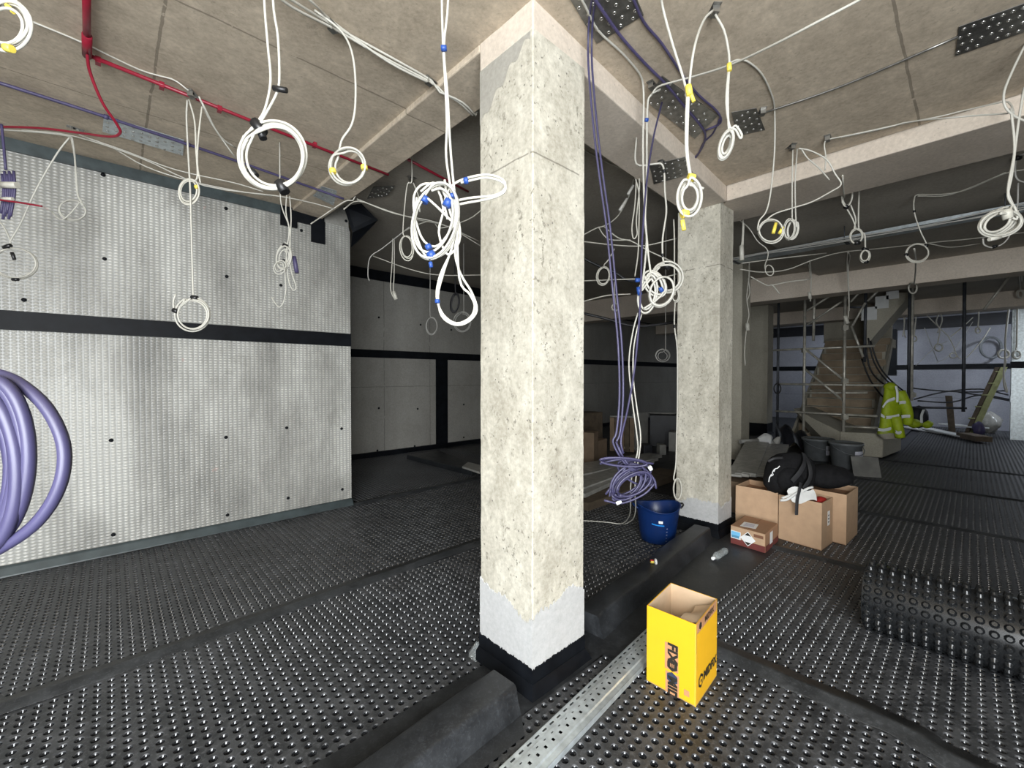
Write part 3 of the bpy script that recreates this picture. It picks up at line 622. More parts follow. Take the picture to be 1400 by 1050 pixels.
put('paper_label', poly([c + ex * a + ey * b for a, b in ((-.09, -.06), (-.06, .07), (.09, .05), (.06, -.07))], .0008, Z), 'label_white', tS); put('label_print', poly([c + Z * .001 + ex * a + ey * b for a, b in ((-.06, -.04), (-.04, .045), (.06, .03), (.04, -.045))], .0008, Z), 'label_tint', tS)

# ---- backpack, bag, gloves on the cartons
def backpack():
    c = np.array([4.83, 1.19, 0.43]); t = thing('backpack', c, 'bulging black backpack on top of the brown cartons', 'backpack')
    ax = RT * 1.0; Rm = np.stack([ax, np.cross(Z, ax), Z], 1)
    put('pack_body', MB().blob(c + Z * 0.165 - ax * 0.03, 0.245, 0.17, 0.22, 0.06, 18, 12, 3, Rm @ roty(-0.35), 0.80), 'black_fabric', t)
    put('front_pocket', MB().blob(c + Z * 0.15 - FW * 0.10 - ax * 0.09, 0.13, 0.10, 0.13, 0.05, 14, 9, 4, Rm, 0.9), 'black_fabric', t)
    def strapp(pts, wd): 
        P = spline([at(*p) for p in pts], 6); s_ = np.gradient(P, axis=0); s_ /= np.linalg.norm(s_, axis=1)[:, None]; q = np.cross(s_, -FW); q /= np.linalg.norm(q, axis=1)[:, None]
        return MB().grid([[p - k * wd, p - FW * .006, p + k * wd] for p, k in zip(P, q)])
    put('shoulder_strap', strapp([(1098, 620, 4.12), (1100, 632, 4.0), (1094, 645, 3.955), (1083, 658, 3.94)], .022), 'strap_fabric', t)
    put('shoulder_strap', strapp([(1098, 619, 4.13), (1106, 634, 4.02), (1108, 652, 3.97), (1099, 668, 3.94)], .018), 'strap_fabric', t)
    put('carry_handle', MB().tube(spline([at(1050, 631, 4.08), at(1058, 627, 4.06), at(1070, 626, 4.06)], 5), .014), 'strap_fabric', t)
    put('hanging_strap', strapp([(1095, 660, 3.93), (1093, 670, 3.90), (1090, 684, 3.89), (1089, 704, 3.90)], .015), 'strap_fabric', t)
    lg = MB()
    for pts in ([(1066, 637), (1063, 640), (1060, 641), (1058, 645)], [(1059, 641), (1056, 646), (1057, 649), (1054, 651)], [(1055, 648), (1052, 653), (1051, 659)]):
        lg.tube(spline([at(x, y, 4.02 - (x - 1050) * .002) for x, y in pts], 5), .0045, 5)
    put('logo', lg, 'label_white', t, label='white script logo')
backpack()
def cloths():
    t = put('black_bag', MB().blob(np.array([5.12, 0.97, 0.575]), 0.25, 0.17, 0.115, 0.07, 20, 10, 8, np.stack([RT, np.cross(Z, RT), Z], 1)), 'black_fabric', None, 'soft black bag lying right of the backpack', 'bag')
    P = []
    for i, (x0, x1, y) in enumerate(((1078, 1112, 668), (1076, 1114, 674), (1078, 1116, 680), (1083, 1117, 686))):
        P.append([at(x0 + (x1 - x0) * k, y - 3 * math.sin(k * 6 + i), 3.95 - 0.03 * math.sin(k * 3) - i * 0.012) for k in np.linspace(0, 1, 9)])
    g_ = thing('work_gloves', at(1095, 686, 3.92), 'crumpled white work gloves below the backpack', 'gloves'); put('palm', MB().grid(P), 'glove_white', g_)
    for pts in ([(1067, 684, 3.90), (1076, 683, 3.90), (1086, 676, 3.90), (1092, 672, 3.92)], [(1097, 672, 3.92), (1104, 668, 3.91), (1111, 666, 3.92)], [(1069, 681, 3.92), (1078, 678, 3.92), (1088, 673, 3.93)]):
        put('finger', MB().tube(spline([at(*p) for p in pts], 5), .011), 'glove_white', g_)
    put('red_rag', MB().blob(np.array([4.83, .955, .40]), .065, .05, .03, .1, 12, 7, 2), 'red_cloth', None, 'small red rag in the carton beside the gloves', 'rag')
cloths()

# ---- blue flexible tub
def tub():
    c = np.array([3.79, 2.03, 0.0]); t = thing('flexible_tub', c, 'dark blue plastic tub beside the second column', 'tub')
    prof = [(0.001, .004), (.145, .004), (.155, .012), (.168, .10), (.182, .2), (.196, .30), (.203, .325), (.209, .332), (.203, .337), (.192, .325), (.178, .2), (.163, .10), (.15, .02), (.001, .018)]
    n = 36; mb = MB(); ang = np.linspace(0, 2 * math.pi, n, endpoint=False)
    V = [(c[0] + r * math.cos(a), c[1] + r * math.sin(a), z + (0.022 * math.cos(2 * a + 1.4) * (z / .33) ** 3)) for r, z in prof for a in ang]
    mb.add(V, [(i * n + j, i * n + (j + 1) % n, (i + 1) * n + (j + 1) % n, (i + 1) * n + j) for i in range(len(prof) - 1) for j in range(n)], True); put('tub_body', mb, 'tub_blue', t)
    rt = np.array(RT)
    for s_ in (-1, 1):
        b = c + rt * s_ * .20 + Z * .315; put('handle', MB().tube(spline([b - FW * .05, b + rt * s_ * .03 - FW * .03 + Z * .02, b + rt * s_ * .035 + Z * .03, b + rt * s_ * .03 + FW * .03 + Z * .02, b + FW * .05], 5), .009), 'dark_cable' if s_ > 0 else 'tub_blue', t)
    def arc(a0, a1, z0, z1, mat, nm):
        base = math.atan2(-FW[1], -FW[0]); P = []
        for z in (z0, z1):
            r = np.interp(z, [.012, .1, .2, .3], [.155, .168, .182, .196]) + .0015
            P.append([(c[0] + r * math.cos(base + a), c[1] + r * math.sin(base + a), z + .03 * a * a) for a in np.linspace(a0, a1, 8)])
        put(nm, MB().grid(P), mat, t)
    arc(-.85, .0, .185, .196, 'tub_cyan', 'printed_arc'); arc(-.28, -.08, .21, .235, 'label_white', 'sticker')
    for k, (a0, z) in enumerate(((-.85, .262), (-.85, .245), (-.82, .228), (-.74, .215))): arc(a0, a0 + .13, z, z + .008, 'label_white', 'lettering')
    for k in range(5): arc(.12, .19, .04 + k * .03, .043 + k * .03, 'label_tint', 'scale_mark')
tub()

# ---- litter
def litter():
    t = thing('pipe_fitting', fl(895, 769, .125), 'tiny red yellow and white fitting lying on the kerb', 'fitting')
    p = fl(893, 768, .135); u = np.array([.7, -.7, 0])
    put('sleeve', MB().cyl(p - u * .02, p + u * .005, .012), 'yellow_tape', t); put('stripe', MB().cyl(p - u * .021 + Z * .008, p + u * .004 + Z * .008, .008), 'red_cloth', t)
    put('ring', MB().tube([p + u * .02 + .016 * (math.cos(a) * np.array([.7, .7, 0]) + math.sin(a) * Z) for a in np.linspace(0, 6.3, 14)], .008), 'label_white', t)
    b = thing('plastic_bottle', fl(984, 757), 'crushed clear plastic bottle lying by the kerb end', 'bottle')
    a0, a1 = fl(977, 762, .03), fl(993, 752, .03); d = a1 - a0
    put('bottle_body', MB().tube([a0 + d * k for k in np.linspace(0, 1, 9)], [.018, .028, .032, .027, .03, .024, .031, .028, .02], 12), 'clear_plastic', b); put('cap', MB().cyl(a0 - d * .16, a0, .014), 'label_white', b)
    c = fl(655, 893); P = [[c + np.array([.05 * math.cos(a) * r - .01, .05 * math.sin(a) * r, .07 * (1 - r) + .012 * math.sin(a * 4)]) for a in np.linspace(0, 6.28, 14)] for r in np.linspace(.1, 1.5, 6)]
    put('plastic_wrap', MB().grid(P), 'clear_plastic', None, 'scrap of clear plastic film at the nearest column foot', 'film')
litter()

# ================================================================== CEILING FIXINGS
def bracket(px, py, label, z=None, s=1.0, rot=0.0):
    z = ZS if z is None else z
    q = fl(px, py, z - 0.004); t = thing('cable_bracket', q, label, 'bracket', 'small steel brackets under the slab'); R = rotz(rot)
    def pc(nm, lo, hi, mat):
        mb = MB().box(lo, hi); mb.v = [(v * s) @ R.T + q for v in mb.v]; put(nm, mb, mat, t)
    pc('plate', (-.045, -.02, 0), (.045, .02, .004), 'steel_plate'); pc('clip', (-.028, -.016, -.030), (-.025, .016, 0), 'bright_steel'); pc('lip', (-.028, -.014, -.030), (.012, .014, -.027), 'steel_plate'); pc('screw', (.006, -.006, -.007), (.018, .006, 0), 'bright_steel'); pc('slot', (-.012, -.014, -.0015), (.0, .014, 0), 'dark_hole')
for a in ((456, 36, 'bracket holding cable run above the yellow taped coil'), (588, 110, 'bracket near the shallow beam holding white cable bundle'), (263, 128, 'bracket beside red conduit with two hanging coils'),
          (103, 176, 'bracket over the dimpled wall top with thin loop'), (976, 14, 'bracket at top of frame holding looped white cable'), (1042, 152, 'bracket beside the square perforated plate'),
          (892, 116, 'bracket at the edge of the long downstand beam'), (1082, 200, 'slim bracket over the paired small coils'), (1132, 188, 'slim bracket right of the paired small coils'), (1385, 150, 'bracket at the right edge over the big coil')):
    bracket(*a, rot=random.uniform(0, 1.5))
bracket(563, 243, 'bracket in the dark bay behind the shallow beam', 3.5)
bracket(906, 222, 'bracket under the long downstand beam', 3.195)

def perf(corners, label, z=ZS, nx=6, ny=4, dark=True):
    """perforated fixing plate tight under the slab, with pressed rims"""
    P = [fl(x, y, z - 0.006) for x, y in corners]; c = sum(P) / 4; t = thing('perforated_plate', c, label, 'plate', 'perforated steel plates under the slab')
    if np.cross(P[1] - P[0], P[3] - P[0])[2] < 0: P = P[::-1]
    put('plate', MB().hexa(P, [p + Z * .004 for p in P]), 'steel_plate' if dark else 'galvanised', t)
    mb = MB()
    for i in range(nx):
        for j in range(ny):
            u, v = (i + .5) / nx, (j + .5 + (.25 if i % 2 else -.1)) / ny
            if v > .97 or (i * 7 + j * 3) % 11 == 0: continue
            q = P[0] * (1 - u) * (1 - v) + P[1] * u * (1 - v) + P[2] * u * v + P[3] * (1 - u) * v
            mb.lathe(q, [(.005, -.001), (.006, -.004), (.009, -.0035), (.010, 0)], 9)
    put('pressed_rims', mb, 'bright_steel', t, kind='stuff')
perf([(776, -6), (816, 60), (880, 21), (862, -22)], 'dark perforated plate at the top beside nearest column', nx=6, ny=4)
perf([(905, 104), (884, 140), (950, 190), (982, 158)], 'perforated plate under the purple cables mid bay', nx=8, ny=4)
perf([(1000, 154), (1034, 148), (1046, 178), (1008, 186)], 'square perforated plate left of the slim brackets', nx=4, ny=4)
perf([(1311, 37), (1306, 77), (1418, 38), (1420, -2)], 'dark perforated plate at the upper right edge', nx=4, ny=8)
perf([(888, 226), (940, 214), (946, 238), (894, 252)], 'perforated plate under the long beam near second column', 3.195, 6, 4)
perf([(142, 158), (252, 192), (250, 213), (140, 180)], 'faint perforated plate under dark purple conduit', 3.38, 10, 4, False)
perf([(440, 255), (478, 266), (462, 284), (428, 268)], 'faint perforated plate at the wall end of shallow beam', 3.36, 6, 4, False)
perf([(510, 256), (540, 254), (530, 268), (502, 272)], 'perforated plate in the dark bay beside red conduit', 3.5, 5, 3)
perf([(806, 185), (836, 183), (854, 205), (818, 208)], 'dark perforated plate in the back bay behind nearest column', 3.5, 5, 4)

def run(name, label, pts, r, mat, cat='conduit', z=None, clips=(), group=None, cm=None):
    """pipe or cable fixed along the slab; pts are photo points on the slab underside, or (x,y,z drop)"""
    P = [fl(p[0], p[1], (ZS if z is None else z) - (p[2] if len(p) > 2 else r + .002)) for p in pts]
    t = put(name, MB().tube(spline(P, 4) if len(P) > 2 else np.linspace(P[0], P[1], 3), r, 10), mat, None, label, cat, group)
    for k in clips:
        i = int(k); q = P[i] + (P[min(i + 1, len(P) - 1)] - P[i]) * (k - i); d = P[min(i + 1, len(P) - 1)] - P[max(i - (1 if i + 1 >= len(P) else 0), 0)]; d /= np.linalg.norm(d)
        put('clip', MB().tube([q - d * .012, q + d * .012], r + .005, 10), cm or mat, t)
    return t
tr = thing('red_conduit', fl(120, 74, 3.33), 'bright red fire alarm conduit bending under the left slab', 'conduit')
a0, a1, a2, a3 = fl(118, -30, 3.325), fl(119, 66, 3.335), fl(343, 165, 3.345), fl(531, 239, 3.30)
put('pipe', MB().tube([a0, a0 * .5 + a1 * .5, a1], .016, 12), 'red_pipe', tr); put('pipe', MB().tube([fl(122, 76, 3.335), a2, a3], .011, 12), 'red_pipe', tr)
put('junction', MB().tube([fl(119, 48, 3.33), fl(119, 76, 3.325)], .021, 12), 'red_pipe', tr)
for px, py in ((134, 84), (221, 118), (300, 150), (430, 199)): 
    q = fl(px, py, 3.335); put('saddle_clip', MB().box(q - np.array([.012, .02, .014]), q + np.array([.012, .02, .02])), 'red_pipe', tr)
put('tail', MB().tube(spline([at(119, 70, 2.34), at(123, 98, 2.4), at(140, 140, 2.5), at(160, 170, 2.6), at(164, 182, 2.65), at(150, 187, 2.7), at(110, 182, 2.8), at(50, 175, 2.85), at(-30, 173, 2.9)], 7), .008), 'red_pipe', tr, label='thin red cable sagging in a loop')
run('red_conduit', 'short red conduit length in the dark bay behind beam', [(556, 217), (640, 262)], .012, 'red_pipe', z=3.5)
run('purple_conduit', 'dark purple conduit along the slab near the left wall', [(-30, 104, .02), (145, 160, .02), (320, 219, .022), (425, 256, .045), (470, 272, .075)], .011, 'dark_purple', z=3.385, clips=(1, 1.6))
PG = 'purple cables fixed along the slab'
run('purple_cable', 'upper purple cable passing through the perforated plate', [(862, -10), (880, 30), (905, 60), (935, 105), (955, 130), (980, 152), (985, 168), (965, 178)], .007, 'dark_purple', 'cable', group=PG)
run('purple_cable', 'lower purple cable curving towards second column', [(800, -20), (845, 45), (880, 85), (910, 115), (935, 145), (960, 175), (964, 190), (955, 210), (942, 222)], .008, 'dark_purple', 'cable', group=PG)
run('purple_cable', 'purple cable dropping over the beam edge near second column', [(985, 160), (975, 182), (962, 195), (955, 210), (945, 225)], .006, 'dark_purple', 'cable', group=PG)
run('steel_rod', 'thin dark rod along the slab to the upper right plate', [(1036, 157), (1150, 118), (1310, 50)], .006, 'steel_plate', 'rod')
tray = thing('cable_tray', (6.72, 0.6, 3.2), 'long grey cable tray crossing under the dark far slab', 'tray')
put('tray_base', MB().box((6.62, -2.6, 3.235), (6.86, 3.2, 3.239)), 'galvanised', tray)
for x in (6.62, 6.858): put('tray_side', MB().box((x, -2.6, 3.235), (x + .003, 3.2, 3.275)), 'galvanised', tray)
for k, y in enumerate((-1.6, -.2, 1.1, 2.4)): put('hanger', MB().box((6.60, y - .02, 3.228), (6.88, y + .02, 3.234)), 'dark_scaffold', tray); put('hanger_rod', MB().cyl((6.62, y, 3.23), (6.62, y, 3.42), .005, 6), 'dark_scaffold', tray)
for k in range(3): put('tray_cable', MB().tube(spline([(6.55 - .02 * k, y, 3.225 - .01 * k - .03 * math.sin(y * 1.7 + k)) for y in np.linspace(-2.5, 3.1, 9)], 4), .007), 'grey_cable', tray)

# ================================================================== HANGING CABLES
WG = 'white cable coils hanging from the slab'
def loops(c, rx, ry, n, rot=0.0, spread=0.16, a0=-90, squash=0.35, seed=0, dz=0.03):
    """photo-plane ellipse turns -> list of (px,py,dZ)"""
    q = np.random.default_rng(seed); out = []; ca, sa = math.cos(math.radians(rot)), math.sin(math.radians(rot)); k = 0
    for t in range(n):
        f = 1 - spread * q.uniform(0, 1); ox, oy = q.normal(0, rx * .04), q.normal(0, ry * .035); zo = q.uniform(-dz, dz)
        for i in range(14):
            a = math.radians(a0 + 360 * i / 14); x, y = rx * f * math.cos(a) + ox, ry * f * math.sin(a) + oy
            out.append((c[0] + ca * x - sa * y, c[1] + sa * x + ca * y, zo + squash * .02 * math.sin(a)))
    return out
def zceil(p):
    x, y = p[0], p[1]
    if x < 1.478: return ZS if y < 1.44 else ZS + (y - 1.44) * .0181
    if x < 1.80 and y > 1.84: return 3.28 + (y - 1.84) * .016
    nb = 1.44 + (x - 1.478) * .058
    if x < 4.25: return ZS if y < nb else (3.195 if y < nb + .4 else 3.50 + max(0, y - 1.95) * .019)
    if x < 4.95 and y < 2.0: return 3.2
    if x < 9.5: return 3.40 if y < 1.95 else 3.50 + (y - 1.95) * .019
    return 3.05 if x < 9.95 else (3.1 if 14.6 < x < 15.1 else 3.45)
def under(px, py, Zd, r):
    p = at(px, py, Zd)
    for _ in range(3):
        zc = zceil(p) - r - .001
        if p[2] > zc and py < 480: p = fl(px, py, zc)
    return p
def cable(name, label, Zd, paths, r=.0055, mat='white_cable', tapes=(), cat='cable', group=WG, sub=4, hang=False):
    hang = hang or any(k in label for k in ('messy knotted', 'cream oval', 'faint grey oval', 'faint round grey', 'round white coil with black', 'faint wire ring', 'bunch at second', 'dim twisted', 'white ring on the duct', 'long white looped strand', 'small cream ring between', 'lowest of the three', 'small lit white ring', 'lit white coil'))
    """one hanging cable (all its strands and turns) + its tape wraps; points (px,py[,dZ]) at distance Zd"""
    mb = MB()
    for i, p in enumerate(paths):
        W = [under(q[0], q[1], Zd + (q[2] if len(q) > 2 else 0), r) for q in p]
        zc = zceil(W[0]) - r
        if i == 0 and hang and zc - W[0][2] > .02: W = [np.array([W[0][0], W[0][1], zc])] + W
        S = spline(W, sub)
        for v in S: v[2] = min(v[2], zceil(v) - r - .001)
        mb.tube(S, r, 7)
    o = put(name, mb, mat, None, label, cat, group)
    for (px, py, ang, ln, rad, m_, *d) in tapes:
        c = at(px, py, Zd - (d[0] if d else 0.01)); u = (RT * math.cos(math.radians(ang)) - UP * math.sin(math.radians(ang)))
        put('tape', MB().tube([c - u * ln / 2, c - u * ln * .1, c + u * ln / 2], [rad, rad * 1.05, rad * .97], 9), m_, o)
    return o
K, Bl, Ye = 'black_tape', 'blue_tape', 'yellow_tape'
def top(px, Zd): return (px, CY - 10 - F * (ZS - CH) / Zd - 6)     # where a drop meets the slab

# -- left half
cable('cable_coil', 'largest white cable coil with black tape, top left centre', 1.6, [[top(359, 1.6), (361, -10), (366, 60), (370, 110), (362, 150), (350, 172)] + loops((372, 213), 48, 49, 4, 0, .12, -120, seed=1)[1:],
      [top(372, 1.6), (373, -5), (380, 50), (382, 105), (378, 128), (362, 158), (352, 175)] + loops((374, 214), 45, 46, 4, 0, .22, -120, seed=2)[1:]], 0.0047, 'white_cable',
      [(354, 174, 50, .055, .018, K), (357, 181, 70, .05, .014, K), (383, 122, 10, .05, .010, K), (386, 256, 60, .045, .019, K), (346, 236, 45, .035, .012, K)])
cable('cable_coil', 'neat small white coil with two yellow tapes', 2.14, [[(430, 14), (462, 38), (478, 62), (485, 95), (486, 140), (481, 170), (468, 190), (464, 204)] + loops((476, 228), 24, 25, 4, 0, .18, -120, seed=3)], .0055, 'white_cable',
      [(455, 234, 70, .022, .016, Ye), (498, 229, 80, .022, .016, Ye)])
cable('cable_coil', 'twisted white coil with blue tape and teardrop loop before nearest column', 1.55, [
      [top(603, 1.55), (604, -5), (606, 65), (609, 120), (611, 170), (610, 215), (617, 262), (622, 300)] + [(600, 335), (580, 330), (568, 300), (566, 268), (578, 252), (596, 256), (606, 285), (600, 318), (612, 348), (628, 330), (626, 298), (612, 270), (608, 246)],
      [top(614, 1.55), (613, -5), (607, 65), (612, 130), (615, 190), (619, 240), (624, 290), (628, 380, -.01), (642, 402), (649, 418), (643, 434), (624, 442), (606, 430), (597, 406), (602, 376), (616, 345), (624, 310)],
      loops((594, 302), 30, 53, 3, 14, .2, -120, seed=5) + [(615, 300), (626, 312), (622, 345), (630, 375), (645, 400), (652, 424), (640, 440), (622, 444), (604, 432), (599, 404), (606, 374), (614, 350)],
      [(612, 300), (608, 276), (618, 254), (640, 243), (668, 239), (688, 246), (690, 258), (676, 267), (640, 271), (610, 278)], [(610, 283), (640, 277), (672, 271), (690, 262), (688, 250), (664, 243), (630, 250)],
      [(575, 262), (592, 250), (606, 262), (616, 292), (622, 320), (608, 346), (585, 352), (572, 330), (566, 300), (570, 270)]], .0045, 'white_cable',
      [(607, 66, 0, .02, .010, Bl), (580, 273, 110, .022, .017, Bl), (612, 278, 120, .028, .016, Bl), (619, 268, 90, .014, .011, Bl), (637, 247, 170, .016, .012, Bl), (586, 338, 60, .018, .012, Bl), (590, 349, 60, .024, .016, Bl), (589, 362, 80, .02, .007, Bl), (598, 412, 90, .013, .009, Bl)])
cable('cable_coil', 'white coil cut by the top left corner with yellow tape', 1.30, [[top(-20, 1.3), (-18, -10), (-10, 20)] + loops((8, 34), 34, 35, 6, 0, .32, -150, seed=6)], .0044, 'white_cable', [(12, 66, 10, .022, .011, Ye), (14, 12, 45, .03, .006, Ye)])
cable('cable_coil', 'white coil on a long straight drop before black wall band', 2.68, [[(256, 137), (255, 160), (257, 205), (260, 260), (262, 330), (264, 402)] + loops((264, 430), 26, 25, 4, 0, .3, -90, seed=7) + [(240, 428), (237, 414), (240, 402)]], .0052, 'white_cable', [(266, 407, 10, .035, .014, K), (240, 425, 20, .03, .014, K)])
cable('cable_coil', 'small oval white coil hung by the red conduit bracket', 2.70, [[(258, 136), (266, 165), (268, 205), (270, 240)] + loops((258, 262), 14, 18, 4, 10, .25, -60, seed=8), [(276, 146), (271, 190), (270, 225), (274, 250)]], .0048, 'cream_cable', [(269, 256, 60, .02, .012, Ye)])
cable('cable_coil', 'thin white loop with a loose tail on the dimpled wall', 3.1, [[(-20, 176), (40, 180), (92, 186), (100, 196), (104, 235), (107, 268), (114, 280)] + loops((99, 288), 20, 15, 2, 10, .12, -40, seed=9) + [(86, 300), (70, 289)], [(97, 188), (102, 215), (105, 262), (112, 276)]], .0048, 'white_cable')
cable('cable_coil', 'wide white loop tied with black tape at the left edge', 2.9, [[(95, 188), (78, 210), (50, 258), (28, 306), (14, 330), (15, 338)] + loops((21, 360), 32, 22, 2, 4, .1, -100, seed=10), [(-15, 290), (2, 306), (13, 326), (14, 338)]], .005, 'white_cable', [(10, 337, -20, .05, .013, K), (18, 350, 70, .05, .010, K), (21, 382, 0, .035, .011, K)])
cable('purple_bundle', 'folded dark purple cable bundle at the left edge', 2.8, [[(2, 170), (4, 190), (8, 232)]] + [[(6 + k * 3.2, 234 + (k % 2) * 4), (8 + k * 3, 262), (4 + k * 2.6, 300 - (k % 3) * 4)] for k in range(-1, 5)], .0075, 'dark_purple', [(13, 253, 0, .10, .020, 'cream_cable', 0.02), (10, 272, 0, .07, .012, 'cream_cable', .03)], group='purple cables')
cable('red_wire', 'short red wire end sticking out at the left edge', 2.75, [[(-20, 271), (20, 276), (57, 282)]], .006, 'red_pipe', group='red wires')
cable('cable_coil', 'messy knotted white bundle hanging near the wall corner', 3.35, [[(383, 262), (386, 285), (395, 310), (393, 335), (390, 345)] + loops((388, 352), 11, 18, 4, 10, .45, -60, seed=12) + [(390, 375), (391, 395), (388, 412), (382, 420), (376, 414), (371, 406)], [(396, 268), (398, 300), (396, 340), (398, 370), (405, 392), (400, 396), (394, 380), (392, 350)], [(392, 265), (391, 290), (396, 315), (397, 345)], loops((383, 365), 8, 10, 3, 30, .4, 0, seed=13)], .0045, 'white_cable', [(390, 336, 30, .03, .016, K), (404, 362, 80, .13, .016, 'dark_purple', -.03), (388, 356, 20, .015, .01, K)])
cable('cable_coil', 'cream oval coil hanging in the dark bay behind beam', 3.85, [[(563, 248), (557, 252), (553, 285), (551, 318)] + loops((556, 338), 11, 20, 4, -8, .35, -80, seed=14), [(565, 250), (572, 268), (574, 290)]], .0052, 'cream_cable')
BG = 'dim cables hanging in the dark back bay'
cable('cable_coil', 'dim cable pair ending in a pale knot left of blue taped coil', 5.2, [[(537, 326), (536, 360), (534, 395), (540, 410)], [(539, 326), (539, 370), (538, 398), (542, 410)]], .006, 'cream_cable', [(540, 404, 70, .10, .02, 'cream_cable')], group=BG)
cable('cable_coil', 'dim single cable end near the black wall top strip', 5.0, [[(560, 310), (545, 322), (522, 340), (506, 352), (503, 375), (505, 384)]], .006, 'grey_cable', group=BG)
cable('cable_coil', 'faint grey oval loop low on the back wall', 6.4, [[(588, 362), (588, 400), (588, 430)] + loops((590, 446), 9, 14, 3, 0, .3, -90, seed=15)], .006, 'grey_cable', group=BG)
cable('cable_coil', 'small black cable ring on the back wall', 6.4, [[(622, 350), (622, 380), (623, 402)] + loops((622, 414), 6, 14, 4, 8, .2, -90, seed=16)], .010, 'dark_cable', group=BG)
cable('cable_coil', 'faint round grey loop behind the teardrop loop', 6.5, [[(634, 380), (634, 410), (634, 428)] + loops((632, 441), 12, 14, 3, 0, .2, -90, seed=17)], .006, 'grey_cable', group=BG)
CRG = 'loose cables along the slab'
cable('cable_run', 'white cable bundle crossing the left slab to shallow beam', 2.3, [[(362, -20, -.5), (400, 10, -.35), (458, 40, -.12), (520, 76, .06), (588, 112, .28), (625, 138, .45), (652, 152, .6)], [(366, -20, -.5), (458, 36, -.12), (545, 84, .12), (590, 110, .28), (632, 140, .45), (655, 146, .6)], [(400, -20, -.42), (430, 6, -.3), (458, 32, -.12), (530, 84, .08), (588, 114, .28)]], .0062, 'white_cable', group=CRG)
cable('cable_run', 'thin white cables sagging along the dimpled wall top', 3.35, [[(108, 184, -.1), (150, 200), (200, 228), (262, 248, .15), (330, 262, .3), (372, 268, .4)], [(112, 186, -.1), (170, 206), (240, 232, .1), (320, 250, .25), (360, 262, .35)], [(30, 178, -.2), (100, 186, -.1), (190, 215), (280, 254, .15), (380, 268, .4), (425, 277, .6), (458, 286, .75)]], .005, 'white_cable', group=CRG)
cable('cable_run', 'thin white cable crossing the slab beside red conduit', 2.62, [[(45, 30, -.35), (112, 58, -.18), (190, 95, -.05), (235, 108, .02), (258, 124, .05)], [(272, 132, .06), (290, 170, .2), (322, 216, .4)], [(276, 140, .06), (300, 185, .25), (322, 202, .4)]], .005, 'white_cable', group=CRG)
cable('cable_run', 'pale cables running across the dark back bay slab', 4.3, [[(470, 286, -.2), (490, 275), (530, 288, .1), (570, 300, .3), (612, 310, .5), (660, 338, .8)], [(488, 272), (540, 292, .1), (600, 305, .4), (655, 330, .8)], [(540, 326, .9), (560, 312, .6), (590, 302, .4), (602, 312, .5), (640, 300, .3), (662, 284, .2)], [(510, 350, 1.2), (560, 368, 1.2), (600, 376, 1.2), (660, 376, 1.2)], [(425, 306, -.1), (440, 296), (470, 276), (486, 268)]], .006, 'cream_cable', group=CRG)
cable('purple_coil', 'close up coil of thick purple cables at the left edge', 0.46, [[(-170, -760), (-150, -300), (-110, 200), (-70, 420), (-30, 497), (20, 520), (62, 556), (86, 606), (84, 655), (62, 700), (25, 735), (-40, 765), (-90, 740)],
      loops((-26, 640), 66, 126, 2, 3, .1, -100, seed=21, dz=.01), loops((-36, 640), 62, 118, 3, -3, .22, -90, seed=22, dz=.014), loops((-30, 650), 58, 112, 2, 6, .2, -90, seed=23, dz=.012)], .0062, 'purple_cable', group='purple cables', sub=5)

# -- middle
tg = [(812, -20, -.05), (806, 20, 0), (804, 60), (805, 100), (812, 180), (820, 245), (829, 310), (838, 400), (845, 470), (847, 540), (843, 590), (838, 604), (848, 625), (862, 642), (874, 650)]
cable('purple_coil', 'tangled purple cable skein hanging above the blue tub', 2.2, [tg, [(x + 5, y, .01) for x, y, *_ in tg[:12]] + [(846, 612), (856, 632), (872, 646)], [(905, 140, .45), (893, 190, .35), (884, 250, .25), (878, 330, .2), (875, 420, .15), (868, 500, .1), (858, 560, .05), (849, 600), (852, 620)],
      loops((866, 662), 32, 17, 4, -28, .3, -170, seed=31, dz=.04) , loops((858, 660), 30, 20, 3, -45, .3, -150, seed=32, dz=.04), loops((852, 632), 34, 6, 3, 4, .25, -170, seed=33, dz=.05), loops((862, 658), 34, 14, 3, -38, .45, -170, seed=34, dz=.05), loops((868, 648), 28, 12, 2, 30, .3, -170, seed=35, dz=.05), [(826, 684), (850, 688), (880, 676), (896, 660)], [(820, 634), (850, 628), (893, 634)], [(828, 676), (846, 652), (862, 634), (880, 640), (894, 655), (897, 668)], [(842, 604), (850, 622), (866, 644), (876, 650)]], .0056, 'purple_cable',
      [(889, 640, 60, .022, .010, 'label_white'), (846, 687, -25, .028, .009, 'label_white')], group='purple cables')
cable('cable_coil', 'cluster of white coils with blue tape between the two columns', 2.62, [[(786, -16, -.55), (800, 8, -.5), (818, 42, -.4), (850, 72, -.25), (874, 100, -.05), (880, 128), (879, 200), (881, 280), (886, 345), (889, 372)] + loops((896, 388), 15, 22, 3, -35, .3, -110, seed=41),
      [(903, 122), (890, 130), (885, 150), (884, 250), (882, 300), (884, 330), (880, 375), (876, 398)] + loops((886, 402), 13, 27, 3, 10, .3, -90, seed=42), loops((904, 398), 18, 24, 3, 25, .25, -90, seed=43), [(889, 370), (902, 382), (906, 400), (895, 412), (880, 422)]], .0062, 'white_cable',
      [(884, 164, 0, .02, .011, Bl), (874, 398, 80, .05, .014, Bl), (904, 396, 60, .03, .013, Bl), (872, 383, 0, .03, .013, Bl)])
